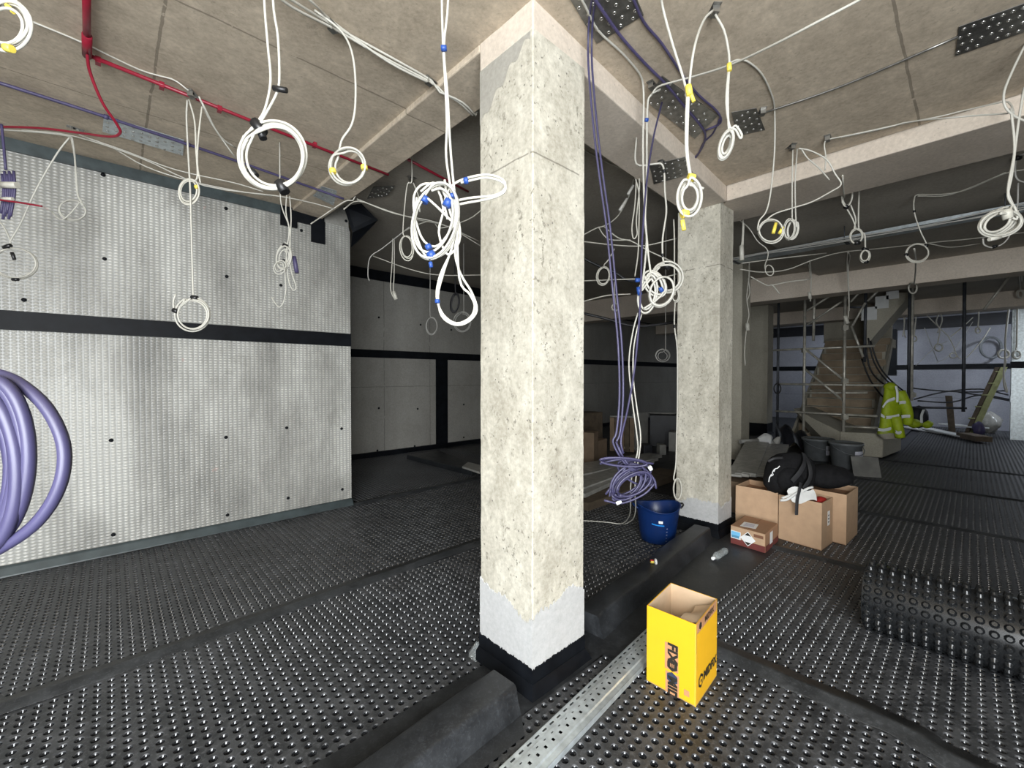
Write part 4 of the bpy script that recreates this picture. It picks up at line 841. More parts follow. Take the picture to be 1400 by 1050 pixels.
cable('cable_coil', 'round white coil with black tape hung from under the long beam', 2.9, [[(870, 224, .05), (895, 224), (904, 224), (908, 234), (909, 262), (911, 290), (906, 325), (906, 350), (908, 360)] + loops((912, 379), 22, 22, 4, 0, .22, -100, seed=44)], .0062, 'white_cable', [(912, 364, 30, .045, .020, K), (906, 349, 80, .02, .009, K), (908, 234, 80, .02, .009, K)])
cable('floor_cable', 'white cable pair dropping beside purple skein onto the floor', 2.75, [[(872, 428, .0), (866, 450), (861, 480), (860, 505), (864, 545), (870, 590), (872, 615), (866, 640), (862, 665, .1), (862, 690, .4), (860, 706, .9), (850, 716, 1.25), (830, 714, 1.3), (800, 712, 1.35), (780, 712, 1.4)], [(878, 428), (871, 450), (866, 480), (866, 520), (871, 560), (876, 600), (871, 640), (868, 670, .1), (869, 695, .5), (865, 710, .95), (852, 718, 1.25)]], .0046, 'white_cable', group=CRG)
cable('cable_coil', 'long white coil tied in yellow tape before second column', 1.9, [[(898, -40, -.15), (906, 10), (920, 62), (938, 122), (938, 160), (938, 205), (943, 240)] + loops((942, 270), 17, 27, 6, 4, .45, -90, seed=45) + [(948, 252), (962, 258)], [(975, 14, .15), (962, 28, .1), (950, 62), (943, 110), (940, 170), (940, 210), (945, 244)]], .0058, 'white_cable',
      [(942, 124, 80, .045, .014, Ye), (945, 243, 10, .03, .017, Ye), (936, 292, -20, .03, .018, Ye), (934, 308, 80, .045, .009, Ye), (946, 132, 70, .05, .008, Ye)])
cable('cable_coil', 'flattened white coil hung from the top bracket', 2.08, [[(978, 20), (990, 42), (996, 70), (997, 90), (995, 130), (996, 172)] + loops((993, 198), 9, 22, 5, 18, .45, -80, seed=46), [(996, 95), (993, 140), (998, 174), (1006, 172), (1014, 184), (1012, 189), (1006, 178), (1001, 176)]], .0058, 'white_cable', [(997, 92, 85, .035, .011, Ye)])
cable('cable_run', 'white cable stretched diagonally across the near right slab', 2.1, [[(892, 128, .5), (896, 122, .5), (906, 116, .45), (950, 104, .3), (1000, 88, .1), (1060, 60, -.15), (1110, 34, -.3), (1175, 0, -.42), (1220, -24, -.5)]], .0055, 'white_cable', group=CRG)
cable('cable_coil', 'round white coil with yellow tape tails right of second column', 3.0, [[(998, 86, -.6), (1008, 82, -.5), (1022, 84, -.4), (1042, 102, -.2), (1056, 132), (1059, 150), (1059, 205), (1054, 260), (1048, 288), (1038, 302), (1036, 315)] + loops((1054, 316), 18, 17, 4, 0, .15, -160, seed=47), [(1046, 302), (1060, 292), (1085, 284), (1110, 276), (1136, 262), (1150, 252), (1142, 238), (1130, 218), (1108, 206), (1092, 203)]], .0052, 'white_cable', [(1059, 312, -75, .075, .011, Ye), (1068, 315, -60, .05, .011, Ye)])
cable('cable_coil', 'small side-on white coil paired beside yellow tailed one', 3.3, [[(1084, 205), (1083, 250), (1083, 298)] + loops((1079, 313), 9, 17, 4, 8, .35, -80, seed=48), [(1090, 204), (1087, 250), (1088, 298), (1089, 310)] + loops((1084, 314), 8, 15, 3, 12, .3, -60, seed=49)], .005, 'white_cable')
cable('cable_run', 'white cable running right along the pale beam', 3.2, [[(1128, 232), (1129, 214), (1127, 198), (1132, 191), (1160, 185), (1230, 170, -.1), (1310, 153, -.3), (1368, 140, -.5), (1381, 142, -.55), (1386, 155, -.6)], [(1150, 188), (1235, 168, -.1), (1310, 160, -.25), (1378, 155, -.5)], [(1096, 204), (1104, 216), (1120, 230), (1134, 246)]], .005, 'white_cable', group=CRG)
cable('cable_coil', 'big tangled white coil at the right edge with yellow tape', 2.3, [[(1382, 148), (1387, 200), (1383, 240), (1378, 268), (1388, 285), (1390, 300)] + loops((1368, 306), 33, 19, 5, -12, .35, -60, seed=50), [(1400, 120), (1392, 170), (1386, 215), (1378, 260), (1384, 282)] + loops((1364, 304), 30, 17, 4, -28, .4, -60, seed=51), [(1402, 60), (1385, 95), (1373, 125), (1374, 145), (1386, 158), (1402, 166)]], .0058, 'white_cable', [(1377, 293, 80, .05, .022, 'cream_cable'), (1360, 326, -10, .06, .010, 'white_cable')])
# -- between columns, dim
cable('cable_coil', 'dim cream loop just right of nearest column edge', 4.4, [[(840, 340), (832, 355), (826, 362)] + loops((825, 377), 9, 13, 4, 8, .25, -90, seed=52)], .0065, 'cream_cable', group=BG)
cable('cable_coil', 'tiny dim ring on a drop behind the purple strands', 5.0, [[(840, 385), (840, 400), (841, 412)] + loops((841, 420), 5, 5, 3, 0, .1, -90, seed=53)], .006, 'cream_cable', group=BG)
cable('cable_coil', 'slim cream loop hanging under the dark back bay plate', 3.6, [[(870, 244), (868, 280), (864, 310), (866, 326), (871, 320), (870, 300), (874, 260), (874, 244)], [(868, 242), (872, 256), (874, 275), (873, 330), (872, 350), (868, 378)]], .0055, 'cream_cable', [(862, 260, -60, .09, .012, 'grey_cable'), (852, 280, -58, .12, .012, 'grey_cable')], group=BG)
cable('cable_coil', 'faint wire ring low between the two columns', 5.4, [[(910, 408), (910, 440), (910, 474)] + loops((906, 486), 10, 9, 4, 0, .4, -60, seed=54)], .005, 'grey_cable', group=BG)
cable('cable_coil', 'grey cable drop touching second column left edge', 4.2, [[(921, 300), (922, 330), (922, 400)] + loops((924, 404), 5, 9, 3, 0, .2, -90, seed=55), [(923, 410), (922, 445), (926, 480), (926, 560), (925, 600), (924, 635), (921, 655)] + loops((926, 668), 6, 16, 3, 0, .2, -90, seed=56)], .007, 'cream_cable', [(922, 446, 85, .03, .012, K)], group=BG)
cable('cable_run', 'dim cables draped across the back bay between the columns', 4.6, [[(796, 204, -.6), (830, 222, -.4), (862, 236, -.2), (890, 258), (926, 282, .2)], [(796, 322), (815, 312), (828, 308), (845, 295), (860, 268), (866, 246)], [(796, 330), (840, 335), (880, 336), (925, 326)], [(826, 310), (845, 325), (864, 330), (885, 342), (920, 358)], [(798, 384), (850, 382), (900, 380), (928, 374)], [(798, 412), (830, 404), (862, 402)], [(818, 310), (826, 322), (836, 328), (862, 328)]], .0065, 'cream_cable', group=CRG)
cable('cable_run', 'black cable sagging across the dark back bay', 5.2, [[(796, 352), (815, 362), (840, 372), (862, 384), (900, 378), (930, 384)], [(796, 428), (830, 436), (870, 446), (928, 440)]], .016, 'dark_cable', group=CRG)
# -- right, dim bays
FG = 'dim cables hanging in the far right bays'
cable('cable_coil', 'grey side-on coil high in the dark right bay', 4.05, [[(1152, 240), (1155, 250)] + loops((1158, 267), 8, 17, 5, 6, .3, -90, seed=60)], .0065, 'cream_cable', [(1150, 262, 70, .05, .012, Ye), (1157, 283, 20, .03, .02, K)], group=FG)
cable('cable_coil', 'second grey coil hanging below the side-on coil', 4.1, [[(1163, 280), (1170, 300), (1168, 312)] + loops((1171, 323), 9, 11, 4, 15, .25, -90, seed=61), [(1157, 284), (1166, 300), (1170, 312)]], .0065, 'cream_cable', [(1172, 332, 0, .04, .02, K)], group=FG)
cable('cable_coil', 'small grey ring lowest of the three stacked coils', 4.15, [[(1174, 312), (1182, 320), (1183, 338)] + loops((1183, 350), 7, 9, 4, 15, .25, -90, seed=62)], .007, 'cream_cable', [(1183, 341, 20, .05, .016, K), (1184, 358, 0, .03, .016, K)], group=FG)
cable('cable_coil', 'grey round coil with black ties under the cable tray', 4.35, [[(1400, 232, -.4), (1372, 238, -.3), (1320, 260), (1285, 266), (1256, 266), (1250, 272), (1250, 290), (1258, 315), (1267, 334)] + loops((1253, 346), 16, 13, 3, -8, .15, -30, seed=63), [(1255, 268), (1300, 266), (1375, 236, -.3)]], .006, 'cream_cable', [(1266, 336, 40, .03, .016, K), (1239, 348, 10, .03, .014, K), (1250, 289, 80, .02, .011, K)], group=FG)
cable('cable_run', 'thin pale cable drooping over the dark right bay', 3.9, [[(1170, 240), (1195, 243), (1230, 238), (1290, 215, -.2), (1345, 196, -.35), (1390, 184, -.5)]], .005, 'cream_cable', group=FG)
cable('cable_coil', 'grey loop on a thin kinked drop near second column', 5.0, [[(1010, 300), (1024, 312), (1036, 330), (1048, 340), (1050, 350), (1046, 362)] + loops((1052, 370), 6, 8, 2, -20, .1, -150, seed=64)], .006, 'cream_cable', group=FG)
cable('cable_coil', 'pale hanging cable bunch at second column right edge', 4.7, [[(1016, 305), (1015, 325), (1012, 352)], [(1017, 306), (1016, 330), (1015, 356)]], .007, 'cream_cable', [(1014, 346, 88, .16, .022, 'cream_cable')], group=FG)
cable('cable_coil', 'dim twisted cable lower beside second column', 7.0, [[(1024, 378), (1022, 395), (1021, 410), (1024, 430), (1021, 445), (1018, 480), (1019, 500)], [(1023, 380), (1025, 400), (1021, 412)]], .008, 'cream_cable', [(1022, 447, 85, .12, .03, 'cream_cable')], group=FG)
cable('cable_coil', 'long thin drop left over the scaffold with pale end', 7.2, [[(1107, 356), (1109, 378), (1108, 412)], [(1106, 362), (1108, 380)]], .009, 'cream_cable', [(1107, 404, 80, .12, .025, 'cream_cable')], group=FG)
cable('cable_coil', 'long pale drop over the middle scaffold post', 7.2, [[(1159, 344), (1158, 358), (1160, 400), (1160, 430), (1157, 442)], [(1160, 345), (1162, 352), (1160, 362), (1161, 425)]], .009, 'cream_cable', [(1157, 437, 70, .14, .03, 'cream_cable')], group=FG)
cable('cable_coil', 'pale ring on a long drop at right scaffold post', 7.0, [[(1250, 340), (1252, 362), (1250, 386)] + loops((1248, 394), 6, 8, 3, 0, .15, -90, seed=66)], .009, 'cream_cable', group=FG)
cable('cable_run', 'pale cables slung below the cable tray', 5.9, [[(1012, 368), (1040, 372), (1075, 369), (1110, 356), (1150, 345), (1200, 340), (1290, 330), (1400, 318)], [(1014, 360), (1060, 354), (1130, 346)], [(1270, 333), (1300, 338), (1340, 333)], [(1026, 378), (1048, 390), (1056, 390), (1066, 402)], [(1055, 390), (1080, 385), (1107, 382)]], .008, 'cream_cable', group=FG)
cable('cable_coil', 'thin dim coil below the right edge tangle', 3.6, [[(1400, 210), (1390, 216), (1388, 236), (1392, 246), (1404, 250)], [(1392, 250), (1390, 290), (1378, 326), (1360, 338), (1346, 335), (1344, 326)]], .006, 'grey_cable', [(1391, 216, 0, .04, .02, K), (1360, 337, -20, .03, .014, K)], group=FG)

# ================================================================== BACKGROUND RIGHT: STAIR, SCAFFOLD, FAR END
def stair():
    t = thing('staircase', (12.4, 2.0, 0), 'concrete staircase with brown timber riser boards behind the scaffold', 'staircase')
    x0, n, run_, rise, y0, y1 = 11.3, 13, 0.24, 0.185, 1.45, 2.72
    for i in range(n):
        xx = x0 + i * run_; z = i * rise + 0.12
        put('step', MB().box((xx, y0, max(0, z - .35)), (xx + run_ + .02, y1, z + rise)), 'stair_concrete', t)
        put('riser_board', MB().box((xx - .022, y0 - .04 + .05 * ((i * 5) % 3), z + .012), (xx - .002, y1 + .03 - .04 * (i % 3), z + rise - .012)), 'formwork', t)
    # lower soffit and side
    sp = np.array([(x0 - .35, 0.0), (x0 + .25, 0.0), (x0 + n * run_, n * rise - .15), (x0 + n * run_, n * rise + .1), (x0 - .35, .12)])
    for y in (y0 - .06, y1 + .01): put('stringer', poly([(a, y, b) for a, b in sp], .05, (0, 1, 0)), 'stair_concrete', t)
    put('landing', MB().box((x0 + n * run_, y0, n * rise - .08), (x0 + n * run_ + 1.3, y1, n * rise + .14)), 'stair_concrete', t)
    put('upper_wall', MB().box((x0 + n * run_ + .9, 1.5, n * rise + .14), (x0 + n * run_ + 1.1, 3.0, 3.40)), 'stair_concrete', t)
    # upper flight climbing to the right above the landing, seen from its side
    XU = 12.55
    out = [(1183, 474), (1247, 400), (1214, 400), (1214, 407), (1199, 407), (1199, 422), (1183, 422)]
    pts = [pl(px, py, 0, XU) for px, py in out]
    put('upper_flight', poly(pts, .95, (1, 0, 0)), 'stair_concrete', t)
    for (a, b, c, d) in ((1178, 421, 1199, 437), (1197, 406, 1215, 421), (1212, 399, 1229, 408)):
        p, q = pl(a, b, 0, XU), pl(c, d, 0, XU); put('upper_tread', MB().box((XU - .03, q[1], q[2]), (XU - .002, p[1], p[2])), 'white_board', t)
    pb = t
    A, B_, C_ = fl(1148, 622), fl(1207, 626), fl(1232, 616)
    D = A + C_ - B_
    put('plinth_block', MB().hexa([A, B_, C_, D], [p + Z * .46 for p in (A, B_, C_, D)]), 'stair_concrete', pb, bevel=.02)
    put('sloped_haunch', MB().hexa([A, A + np.array([.8, .5, 0]), D + np.array([.3, .9, 0]), D], [A + Z * .46, A + np.array([.4, .9, .85]), D + np.array([.3, .9, .85]), D + Z * .46]), 'stair_concrete', pb)
stair()
XS = 10.75
def sp_(px, py, x=XS): return pl(px, py, 0, x)
def tube2(nm, a, b, label, r=.024, mat='scaffold_steel', x=XS, cat='scaffold tube', grp='scaffold tubes around the staircase'):
    return put(nm, MB().tube([sp_(*a, x), (sp_(*a, x) + sp_(*b, x)) / 2, sp_(*b, x)], r, 8), mat, None, label, cat, grp)
def floor_y(px, x=XS):
    d = ray(px, 600); q = CAM + d * (x / d[0]); return q
for px, y0, y1, x, m_, lab in ((1064, 404, 575, 10.9, 'dark_scaffold', 'leftmost dark scaffold upright beside the dim column'), (1100, 402, 572, 10.75, 'scaffold_steel', 'scaffold upright left of the timber risers'),
                          (1113, 404, 466, 11.1, 'scaffold_steel', 'short pale scaffold upright above the landing'), (1155, 400, 592, 10.6, 'scaffold_steel', 'scaffold upright in front of the timber risers'),
                          (1183, 398, 495, 11.2, 'dark_scaffold', 'dark scaffold upright beside the upper stair flight'), (1243, 398, 556, 11.6, 'dark_scaffold', 'dark scaffold upright left of the far white wall'), (1247, 396, 548, 11.9, 'scaffold_steel', 'pale scaffold upright left of the far white wall'),
                          (1318, 386, 563, 12.0, 'dark_scaffold', 'dark hanging post in front of the far white wall')):
    A, B_ = sp_(px + (515 - y0) * 0.006, y0, x), sp_(px - 1, y1, x)
    if px in (1064, 1100, 1155): B_[2] = 0.0; B_[1] = A[1]
    else: A[2] = 3.45
    put('scaffold_upright', MB().tube([A, (A + B_) / 2, B_], .026, 8), m_, None, lab, 'scaffold tube', 'scaffold tubes around the staircase')
for a, b, x, m_, lab in (((1056, 479), (1196, 473), 10.8, 'scaffold_steel', 'upper horizontal scaffold tube across the risers'), ((1062, 525), (1216, 527), 10.7, 'scaffold_steel', 'middle horizontal scaffold tube across the risers'),
                     ((1098, 537), (1186, 537), 10.95, 'scaffold_steel', 'short horizontal scaffold tube under the middle one'), ((1060, 562), (1200, 569), 10.65, 'scaffold_steel', 'lower horizontal scaffold tube across the risers'),
                     ((1155, 583), (1200, 585), 10.6, 'scaffold_steel', 'lowest short scaffold tube near the jacket'), ((1160, 420), (1184, 420), 11.15, 'dark_scaffold', 'short dark tube between upper scaffold posts'),
                     ((1246, 557), (1322, 558), 12.0, 'dark_scaffold', 'horizontal dark tube low before the far wall')):
    tube2('scaffold_ledger', a, b, lab, .022, m_, x)
for a, b, x, lab in (((1101, 477), (1155, 521), 10.68, 'upper diagonal scaffold brace descending right'), ((1101, 505), (1153, 548), 10.72, 'lower diagonal scaffold brace descending right'),
                 ((1103, 425), (1142, 400), 11.05, 'short diagonal tube under the far beam'), ((1104, 444), (1160, 406), 11.0, 'long diagonal tube under the far beam'), ((1164, 446), (1180, 488), 11.0, 'steep diagonal tube right of middle post'),
                 ((1165, 446), (1183, 414), 11.1, 'steep pale tube rising right of middle post'), ((1163, 413), (1178, 396), 11.12, 'small pale tube under the beam above post'), ((1186, 412), (1206, 392), 11.2, 'small tube beside the upper treads'), ((1345, 424), (1380, 378), 12.5, 'slanted pale tube high before far wall')):
    tube2('scaffold_brace', a, b, lab, .022, 'scaffold_steel', x)
for px, py, x, lab in ((1155, 521, 10.57, 'scaffold coupler at the brace joint'), (1155, 448, 10.57, 'scaffold coupler high on middle post'), (1100, 479, 10.7, 'scaffold coupler on the left post'), (1155, 570, 10.57, 'scaffold coupler low on middle post'), (1247, 540, 11.88, 'scaffold coupler near the jacket')):
    q = sp_(px, py, x); put('scaffold_coupler', MB().box(q - .045, q + .045, rotz(.6), q).lathe(q - Z * .06, [(.03, 0), (.036, .03), (.036, .09), (.03, .12)], 8), 'scaffold_steel', None, lab, 'coupler', 'scaffold couplers')
for _l, _p in zip(('black hose slanting behind the jacket, uppermost', 'black hose slanting behind the jacket, second', 'black hose slanting behind the jacket, rightmost', 'black hose slanting behind the jacket, lowest'), [[(1187, 462), (1195, 495), (1212, 520), (1235, 538)], [(1183, 470), (1190, 505), (1208, 525), (1236, 540)], [(1190, 466), (1202, 500), (1220, 522), (1240, 538)], [(1178, 490), (1190, 520), (1210, 545), (1230, 552)]]): cable('black_hose', _l, 9.0, [_p], .016, 'dark_cable', cat='hose', group='black hoses by the stair')
for _l, _p in zip(('topmost slack black cable across the far wall', 'black cable crossing the others on the far wall', 'lowest sagging black cable on far wall', 'short black cable at the right of far wall', 'thin black cable curling below the scaffold'), [[(1243, 530), (1280, 534), (1330, 536), (1376, 534)], [(1250, 546), (1290, 536), (1340, 532), (1378, 540)], [(1255, 548), (1300, 550), (1340, 540), (1380, 546)], [(1310, 536), (1350, 542), (1380, 548)], [(1165, 520), (1170, 545), (1190, 552)]]): cable('black_cable', _l, 11.9, [_p], .02, 'dark_cable', group='slack black cables before the far wall')
cable('cable_coil', 'black cable ring hung on the left scaffold tube', 9.3, [loops((1063, 531), 5, 7, 3, 0, .1, -90, seed=70)], .012, 'dark_cable', group='black cable rings')

# ---- hi-vis jacket hung on the scaffold
def jacket():
    Zd = 8.05; t = thing('hi_vis_jacket', at(1222, 603, Zd), 'yellow high visibility jacket with silver bands hung on the scaffold', 'jacket')
    def body(rows, nm, mat, out=0.0, n=16):
        P = []
        for y, xl, xr, dp in rows:
            c, hw = (xl + xr) / 2, (xr - xl) / 2; P.append([at(c + (hw + out) * math.cos(a) + 0.25 * math.sin(3 * a + y * .3), y + .6 * math.sin(2 * a + y), Zd - (dp + out * .013) * math.sin(a)) for a in np.linspace(0, 2 * math.pi, n + 1)])
        return MB().grid(P)
    rows = [(527, 1210, 1226, .05), (531, 1209, 1228, .09), (537, 1208, 1231, .11), (545, 1207, 1233, .13), (553, 1205, 1235, .14), (562, 1204, 1235, .15), (571, 1203, 1234, .15), (580, 1202, 1232, .16), (587, 1200, 1230, .16), (593, 1199, 1228, .16)]
    put('body', body(rows, 'body', 'hi_vis'), 'hi_vis', t)
    def sl(pts, r0, r1, nm='sleeve'):
        P = spline([at(x, y, Zd + d) for x, y, d in pts], 4); return MB().tube(P, np.linspace(r0, r1, len(P)), 10)
    put('sleeve', sl([(1229, 536, -.06), (1236, 550, -.12), (1241, 566, -.14), (1241, 580, -.12)], .10, .075), 'hi_vis', t)
    put('sleeve', sl([(1224, 570, -.17), (1228, 585, -.2), (1231, 598, -.2)], .085, .075), 'hi_vis', t)
    put('hood', MB().blob(at(1217, 529, Zd - .04), .11, .09, .09, .1, 12, 8, 4), 'hi_vis', t)
    def band(pts, wd, off=-.20):
        P = spline([at(x, y, Zd + off) for x, y in pts], 5); return MB().grid([p + np.array([0, 0, -wd]) - FW * .0 for p in [P]][0:1] * 0 + [[p - Z * wd for p in P], [p - Z * 0 - FW * .012 for p in P], [p + Z * wd for p in P]])
    for pts, off in (([(1204, 567), (1209, 570)], -.14), ([(1211, 571), (1220, 570), (1229, 568)], -.185), ([(1232, 570), (1238, 569), (1244, 569)], -.215), ([(1200, 587), (1208, 588), (1218, 586)], -.185), ([(1224, 590), (1228, 592), (1232, 591)], -.29), ([(1229, 551), (1233, 550), (1238, 550)], -.215)):
        put('reflective_band', band(pts, .028, off), 'reflective', t)
    P = spline([at(x, y, Zd - .16) for x, y in ((1206, 558), (1213, 549), (1223, 545))], 5); put('reflective_band', MB().grid([[p - Z * .03 for p in P], [p - FW * .02 for p in P], [p + Z * .03 for p in P]]), 'reflective', t)
    P = spline([at(x, y, Zd - .145) for x, y in ((1225, 528), (1227, 538), (1227, 550))], 5); put('reflective_band', MB().grid([[p - RT * .022 for p in P], [p - FW * .02 for p in P], [p + RT * .022 for p in P]]), 'reflective', t)
    put('hem', body([(592, 1199, 1228, .16), (597, 1202, 1228, .16), (600, 1206, 1230, .15)], 'hem', 'stair_concrete'), 'stair_concrete', t)
    u = thing('hi_vis_vest', at(1257, 584, 9.4), 'black and yellow work vest bundle right of the jacket', 'vest')
    put('bundle', MB().blob(at(1256, 570, 9.5), .20, .16, .25, .1, 14, 9, 5), 'hi_vis_dark', u); put('yellow_panel', MB().blob(at(1250, 579, 9.3), .16, .12, .10, .1, 12, 8, 6), 'hi_vis', u); put('yellow_panel', MB().blob(at(1267, 580, 9.35), .09, .1, .09, .1, 12, 8, 7), 'hi_vis', u)
    P = spline([at(x, y, 9.2) for x, y in ((1263, 560), (1260, 568), (1260, 578))], 5); put('reflective_band', MB().grid([[p - RT * .03 for p in P], [p - FW * .01 for p in P], [p + RT * .03 for p in P]]), 'reflective', u)
jacket()

# ---- far end
def far_end():
    def board(a, b, wd, z, label, th=.03, mat='white_board'):
        A, B_ = fl(*a, z), fl(*b, z); d = (B_ - A) / np.linalg.norm(B_ - A); q = np.array([-d[1], d[0], 0]) * wd / 2
        put('white_board', MB().hexa([A - q, B_ - q, B_ + q, A + q], [p + Z * th for p in (A - q, B_ - q, B_ + q, A + q)]), mat, None, label, 'board', 'white boards on the far floor')
    board((1236, 584), (1290, 593), .25, .02, 'short white board nearest the vest bundle'); board((1265, 586), (1322, 598), .28, .07, 'long white board lying across the pile'); board((1290, 580), (1345, 586), .3, .16, 'white board on top at the back of pile'); board((1318, 598), (1345, 604), .3, .05, 'dark timber board at the right of pile', .12, 'timber_dark')
    x = 17.2
    def pk(a, b, label, r):
        A, B_ = pl(*a, 0, x), pl(*b, 0, x); A[2] = 0.001; d = B_ - A; q = np.array([0, 1.0, 0]) * r
        return MB().hexa([A - q - [.02, 0, 0], A + q - [.02, 0, 0], A + q + [.02, 0, 0], A - q + [.02, 0, 0]], [B_ - q - [.02, 0, 0], B_ + q - [.02, 0, 0], B_ + q + [.02, 0, 0], B_ - q + [.02, 0, 0]])
    ld = thing('stepladder', pl(1330, 585, 0, x), 'green yellow leaning ladder before the far wall', 'ladder')
    put('stile', pk((1330, 578), (1372, 502), '', .07), 'green_plank', ld); put('stile', pk((1322, 578), (1364, 502), '', .05), 'timber_dark', ld)
    for k in range(5):
        px = 1330 + k * 9; py = 572 - k * 16; a, b = pl(px - 6, py, 0, x), pl(px + 3, py, 0, x); put('rung', MB().cyl(a, b, .025, 8), 'green_plank', ld)
    put('timber_post', pk((1302, 578), (1297, 541), '', .07), 'timber_dark', None, 'short dark timber post leaning on far wall', 'post')
    bgc = fl(1353, 592); put('plastic_bag', MB().blob(bgc + Z * .28, .24, .2, .30, .25, 16, 10, 31, None, .95), 'plastic_sheet', None, 'pale translucent rubbish bag by the bright duct', 'bag'); put('plastic_bag', MB().blob(fl(1338, 596) + Z * .18, .13, .12, .2, .12, 14, 9, 32, None, .9), 'dark_purple', None, 'dark blue bag against the pale rubbish bag', 'bag')
    # foil-bright square duct / boxed column at the right edge
    A = fl(1381, 601); xx, yy = A[0], A[1]
    dc = thing('steel_duct', A, 'bright galvanised boxed duct standing at the right edge', 'duct')
    put('duct_body', MB().box((xx, yy - .75, 0), (xx + .4, yy, 3.2)), 'galvanised', dc)
    for z in (1.0, 1.84, 2.6): put('joint_band', MB().box((xx - .008, yy - .76, z - .08), (xx + .41, yy + .008, z + .08)), 'black_band' if 1.5 < z < 2 else 'galvanised', dc)
    GW = 'bright white coils before the far lit wall'
    for lab, Zd, paths, r, m_ in (('lit white coil centred on the far wall', 11.2, [[(1284, 427), (1280, 440), (1285, 452), (1282, 468)] + loops((1283, 475), 6.5, 6, 4, 0, .3, -90, seed=80), [(1285, 427), (1288, 438), (1282, 455)]], .014, 'white_cable'),
            ('lit white loop on a diagonal wire before far wall', 11.4, [[(1264, 428), (1284, 448), (1298, 462), (1308, 486)] + loops((1303, 486), 5.5, 4, 3, 0, .3, 0, seed=81) + [(1312, 490), (1322, 488), (1342, 466), (1354, 448)], [(1300, 460), (1315, 448), (1330, 434)]], .012, 'cream_cable'),
            ('small lit white ring right of hanging post', 11.2, [[(1338, 420), (1338, 436), (1337, 447)] + loops((1337, 452), 4, 4.5, 4, 0, .3, -90, seed=82)], .014, 'white_cable'),
            ('bright white coil hung at the steel duct', 10.4, [[(1380, 420), (1377, 442), (1374, 470)] + loops((1372, 484), 8.5, 6.5, 4, 0, .25, -60, seed=83)], .017, 'white_cable'),
            ('long white looped strand down the steel duct', 10.3, [[(1379, 422), (1375, 455), (1374, 490), (1372, 520), (1375, 534), (1377, 534), (1372, 512), (1376, 492)]], .016, 'white_cable'),
            ('white ring on the duct face at right edge', 10.2, [[(1390, 470), (1389, 476)] + loops((1390, 485), 6, 6, 4, 0, .25, -90, seed=84)], .017, 'white_cable'),
            ('faint pale drop left on far wall', 11.6, [[(1236, 434), (1236, 448), (1234, 460)], [(1237, 434), (1236, 452), (1238, 462)]], .012, 'cream_cable'),
            ('small cream ring between the scaffold posts', 11.0, [[(1252, 438), (1250, 456)] + loops((1250, 463), 3.5, 4, 3, 0, .2, -90, seed=85)], .014, 'cream_cable'),
            ('thin wire zigzag before the far wall', 12.0, [[(1280, 496), (1300, 484), (1330, 440)], [(1252, 500), (1275, 478), (1295, 466)], [(1264, 448), (1282, 494)]], .008, 'grey_cable')):
        cable('cable_coil', lab, Zd, paths, r, m_, group=GW)
    cable('cable_coil', 'big faint dark cable ring flat against the far wall', 12.32, [loops((1355, 475), 15, 15, 3, 0, .12, -90, seed=86, dz=.01)], .025, 'bucket_grey', group='grey rings on far wall')
    cable('cable_coil', 'pale ring bunch high at the right edge', 9.2, [[(1393, 345), (1394, 380), (1395, 392)] + loops((1395, 402), 5, 6, 4, 0, .4, -90, seed=88), [(1390, 346), (1391, 372)], [(1398, 346), (1397, 384)]], .012, 'cream_cable', group=FG)
    # work lights fixed under the far slab, to the right of the frame
    for k, (x_, y_, p) in enumerate(((16.4, -1.75, 85), (16.9, 2.6, 45))):
        lt = thing('work_light', (x_, y_, 3.3), 'slim LED work light under the far slab, ' + ('by the duct' if k == 0 else 'behind the staircase'), 'lamp')
        put('housing', MB().box((x_ - .06, y_ - .6, 3.36), (x_ + .06, y_ + .6, 3.44)), 'white_board', lt); put('diffuser', MB().box((x_ - .05, y_ - .58, 3.335), (x_ + .05, y_ + .58, 3.36)), 'lamp_diffuser', lt)
        a_ = area('work_light_beam', (x_, y_, 3.32), (x_ + .6, y_ + .1, 0), .1, 1.1, p, (.80, .88, 1.0)); a_.parent = lt; a_.location = (0, 0, .02)
far_end()

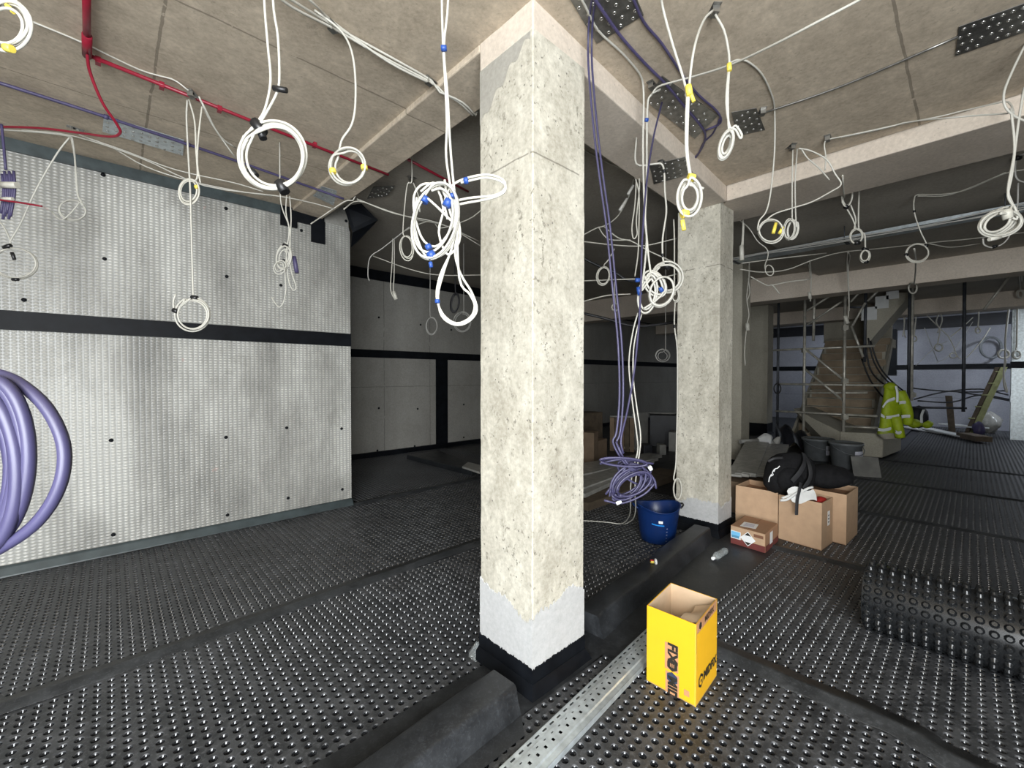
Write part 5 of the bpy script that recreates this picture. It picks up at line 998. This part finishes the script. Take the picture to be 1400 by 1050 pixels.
# ---- stored material behind the columns
def stores():
    def bucket(px, py, h, r, label, tint='bucket_grey'):
        c = fl(px, py); t = thing('bucket', c, label, 'bucket', 'plastic buckets behind the backpack'); put('bucket_body', MB().lathe(c, [(.001, .003), (r * .85, .003), (r * .98, h * .9), (r * 1.06, h * .91), (r * 1.06, h), (r * .98, h), (r * .95, h * .96), (.001, h * .96)], 20), tint, t)
        b = math.atan2(-FW[1], -FW[0]); put('paper_label', MB().grid([[(c[0] + (r * .94 + .012) * math.cos(b + a), c[1] + (r * .94 + .012) * math.sin(b + a), z) for a in np.linspace(-.1, .75, 7)] for z in (h * .3, h * .72)]), 'label_tint', t)
        put('handle', MB().tube([c + np.array([(r * 1.08) * math.cos(b + a), (r * 1.08) * math.sin(b + a), h * .9 - .14 * math.sin(a + 1.57)]) for a in np.linspace(-1.57, 1.57, 12)], .006), 'bucket_grey', t); return t
    bucket(1156, 640, .44, .23, 'lidded grey bucket with pale label, right of backpack'); bucket(1118, 628, .40, .25, 'grey bucket with pale label directly behind backpack')
    c = fl(1186, 652); q = np.array([.07, -.16, 0]); n_ = np.array([.15, .06, .27]); put('cardboard_sheet', MB().hexa([c - q, c + q, c + q + n_ * .05, c - q + n_ * .05], [c - q + n_, c + q + n_, c + q + n_ * 1.05, c - q + n_ * 1.05]), 'dirty_board', None, 'pale cardboard sheet propped beside the grey bucket', 'sheet')
    # plastic wrapped boards right of second column
    pk = thing('wrapped_boards', (5.7, 1.9, 0), 'long plastic wrapped boards stacked behind the large carton', 'boards')
    put('pallet_carton', MB().box((5.15, 1.50, .01), (5.75, 2.35, .36)), 'kraft_dim', pk)
    for k in range(6):
        a, b = fl(1004 + k * 10, 652, .40), fl(1026 + k * 9, 606 + k, .44); d = (b - a) / np.linalg.norm(b - a); s_ = np.array([-d[1], d[0], 0]) * .075
        put('wrapped_board', MB().hexa([a - s_, b - s_, b + s_, a + s_][::-1], [p + Z * (.03 + .008 * (k % 3)) for p in (a - s_, b - s_, b + s_, a + s_)][::-1]), 'plastic_sheet', pk, bevel=.008)
    w_ = thing('crumpled_wrapping', fl(1048, 616, .45), 'crumpled white packaging lying on the wrapped boards', 'wrapping'); put('wrapping', MB().blob(at(1047, 605, 7.3), .14, .12, .15, .22, 16, 10, 41), 'white_board', w_); put('wrapping_tail', MB().blob(at(1058, 608, 7.4), .06, .06, .16, .2, 10, 8, 42, rotx(.5)), 'dirty_board', w_); put('tube_end', MB().cyl(at(1012, 604, 7.2), at(1036, 602, 7.3), .035, 10), 'dirty_board', w_)
    P = np.array([[fl(1060 + u * 50, 624 - v * 10) * 1.0 + np.array([0, 0, .1 + .5 * math.sin(v * 2.6 + .3) * (1 - .55 * u) + .07 * math.sin(u * 15 + v * 6)]) for u in np.linspace(0, 1, 18)] for v in np.linspace(0, 1, 8)])
    put('dark_tarpaulin', MB().grid(P), 'dark_sheet', None, 'heap of dark tarpaulin under the stair', 'tarpaulin')
    # dim store left of second column
    G = 'stored goods seen between the two columns'
    def dim(name, a, b, h, dpt, mat, label, cat, rot=0.0):
        A, B_ = fl(*a), fl(*b); d = (B_ - A); q = np.array([-d[1], d[0], 0]); q = q / np.linalg.norm(q) * dpt
        if q @ FW < 0: q = -q
        mb = MB().hexa([A, B_, B_ + q, A + q], [p + Z * h for p in (A, B_, B_ + q, A + q)])
        if np.cross(B_ - A, q)[2] < 0: mb.f = [f[::-1] for f in mb.f]
        return put(name, mb, mat, None, label, cat, G, bevel=.01)
    dim('cardboard_box', (790, 632), (812, 634), .55, .3, 'kraft_dim', 'dim brown carton against nearest column edge', 'box'); dim('cardboard_box', (816, 629), (830, 624), .35, .3, 'kraft_dim', 'dim brown carton with white tag left of boards', 'box'); dim('cardboard_box', (798, 616), (824, 612), .78, .4, 'timber_dark', 'dim dark carton behind the tagged carton', 'box')
    t = thing('panel_rack', fl(855, 616), 'white framed rack of upright panels behind purple cables', 'rack', G)
    A, B_ = fl(834, 616), fl(868, 618); 
    for k in range(5):
        p = A + (B_ - A) * (k / 5); d = (B_ - A) / np.linalg.norm(B_ - A); q = np.array([-d[1], d[0], 0]) * .03
        put('slat', MB().hexa([p - q, p + d * .09 - q, p + d * .09 + q, p + q], [v + Z * .70 for v in (p - q, p + d * .09 - q, p + d * .09 + q, p + q)]), 'timber_dark' if k % 2 else 'kraft_dim', t)
    put('top_rail', MB().tube([A + Z * .72, B_ + Z * .72], .02, 6), 'dirty_board', t); put('bottom_rail', MB().tube([A + Z * .08, B_ + Z * .08], .02, 6), 'dirty_board', t)
    dim('plasterboard_sheet', (866, 617), (886, 612), .78, .04, 'dirty_board', 'dull white panel standing beside the rack', 'panel')
    dim('paint_tin', (880, 629), (892, 629), .28, .25, 'dark_sheet', 'black paint tin before the white panel', 'tin'); dim('paint_tin', (902, 622), (911, 622), .2, .2, 'dirty_board', 'small pale tin left of second column', 'tin'); dim('white_box', (914, 617), (927, 618), .40, .3, 'dirty_board', 'pale upright box touching second column edge', 'box'); dim('dark_stack', (888, 610), (930, 612), .7, .6, 'dark_sheet', 'black stack of sheets behind the tins', 'stack')
    put('conduit_length', MB().cyl(fl(889, 610) + FW * .25 + Z * .73, fl(929, 612) + FW * .25 + Z * .73, .02, 8), 'dirty_board', None, 'pale conduit length lying on the black stack', 'conduit', G)
    pk = thing('wrapped_boards', (4.6, 3.2, 0), 'pale plastic wrapped boards on the floor behind nearest column', 'boards')
    for k in range(5):
        a, b = fl(786, 678 - k * 9, .10 + .02 * (k % 2)), fl(872 + k * 6, 640 - k * 4, .10 + .02 * (k % 2)); d = (b - a) / np.linalg.norm(b - a); s_ = np.array([-d[1], d[0], 0]) * .14
        put('wrapped_board', MB().hexa([a - s_, b - s_, b + s_, a + s_], [p + Z * .05 for p in (a - s_, b - s_, b + s_, a + s_)]), 'plastic_sheet', pk)
    put('bearer', MB().box((4.0, 3.0, .003), (6.4, 3.4, .095)), 'timber_dark', pk)
    put('plinth_step', MB().hexa([fl(556, 628), fl(645, 651), fl(660, 645), fl(600, 622)], [p + Z * .09 for p in (fl(556, 628), fl(645, 651), fl(660, 645), fl(600, 622))]), 'membrane_flat', None, 'low black step in the recess before back wall', 'step', bevel=.01)
    put('white_board', MB().hexa([fl(632, 640, .1), fl(656, 648, .1), fl(664, 640, .1), fl(640, 634, .1)], [p + Z * .03 for p in (fl(632, 640, .1), fl(656, 648, .1), fl(664, 640, .1), fl(640, 634, .1))]), 'dirty_board', None, 'white board offcut left of nearest column on the step', 'board')
stores()
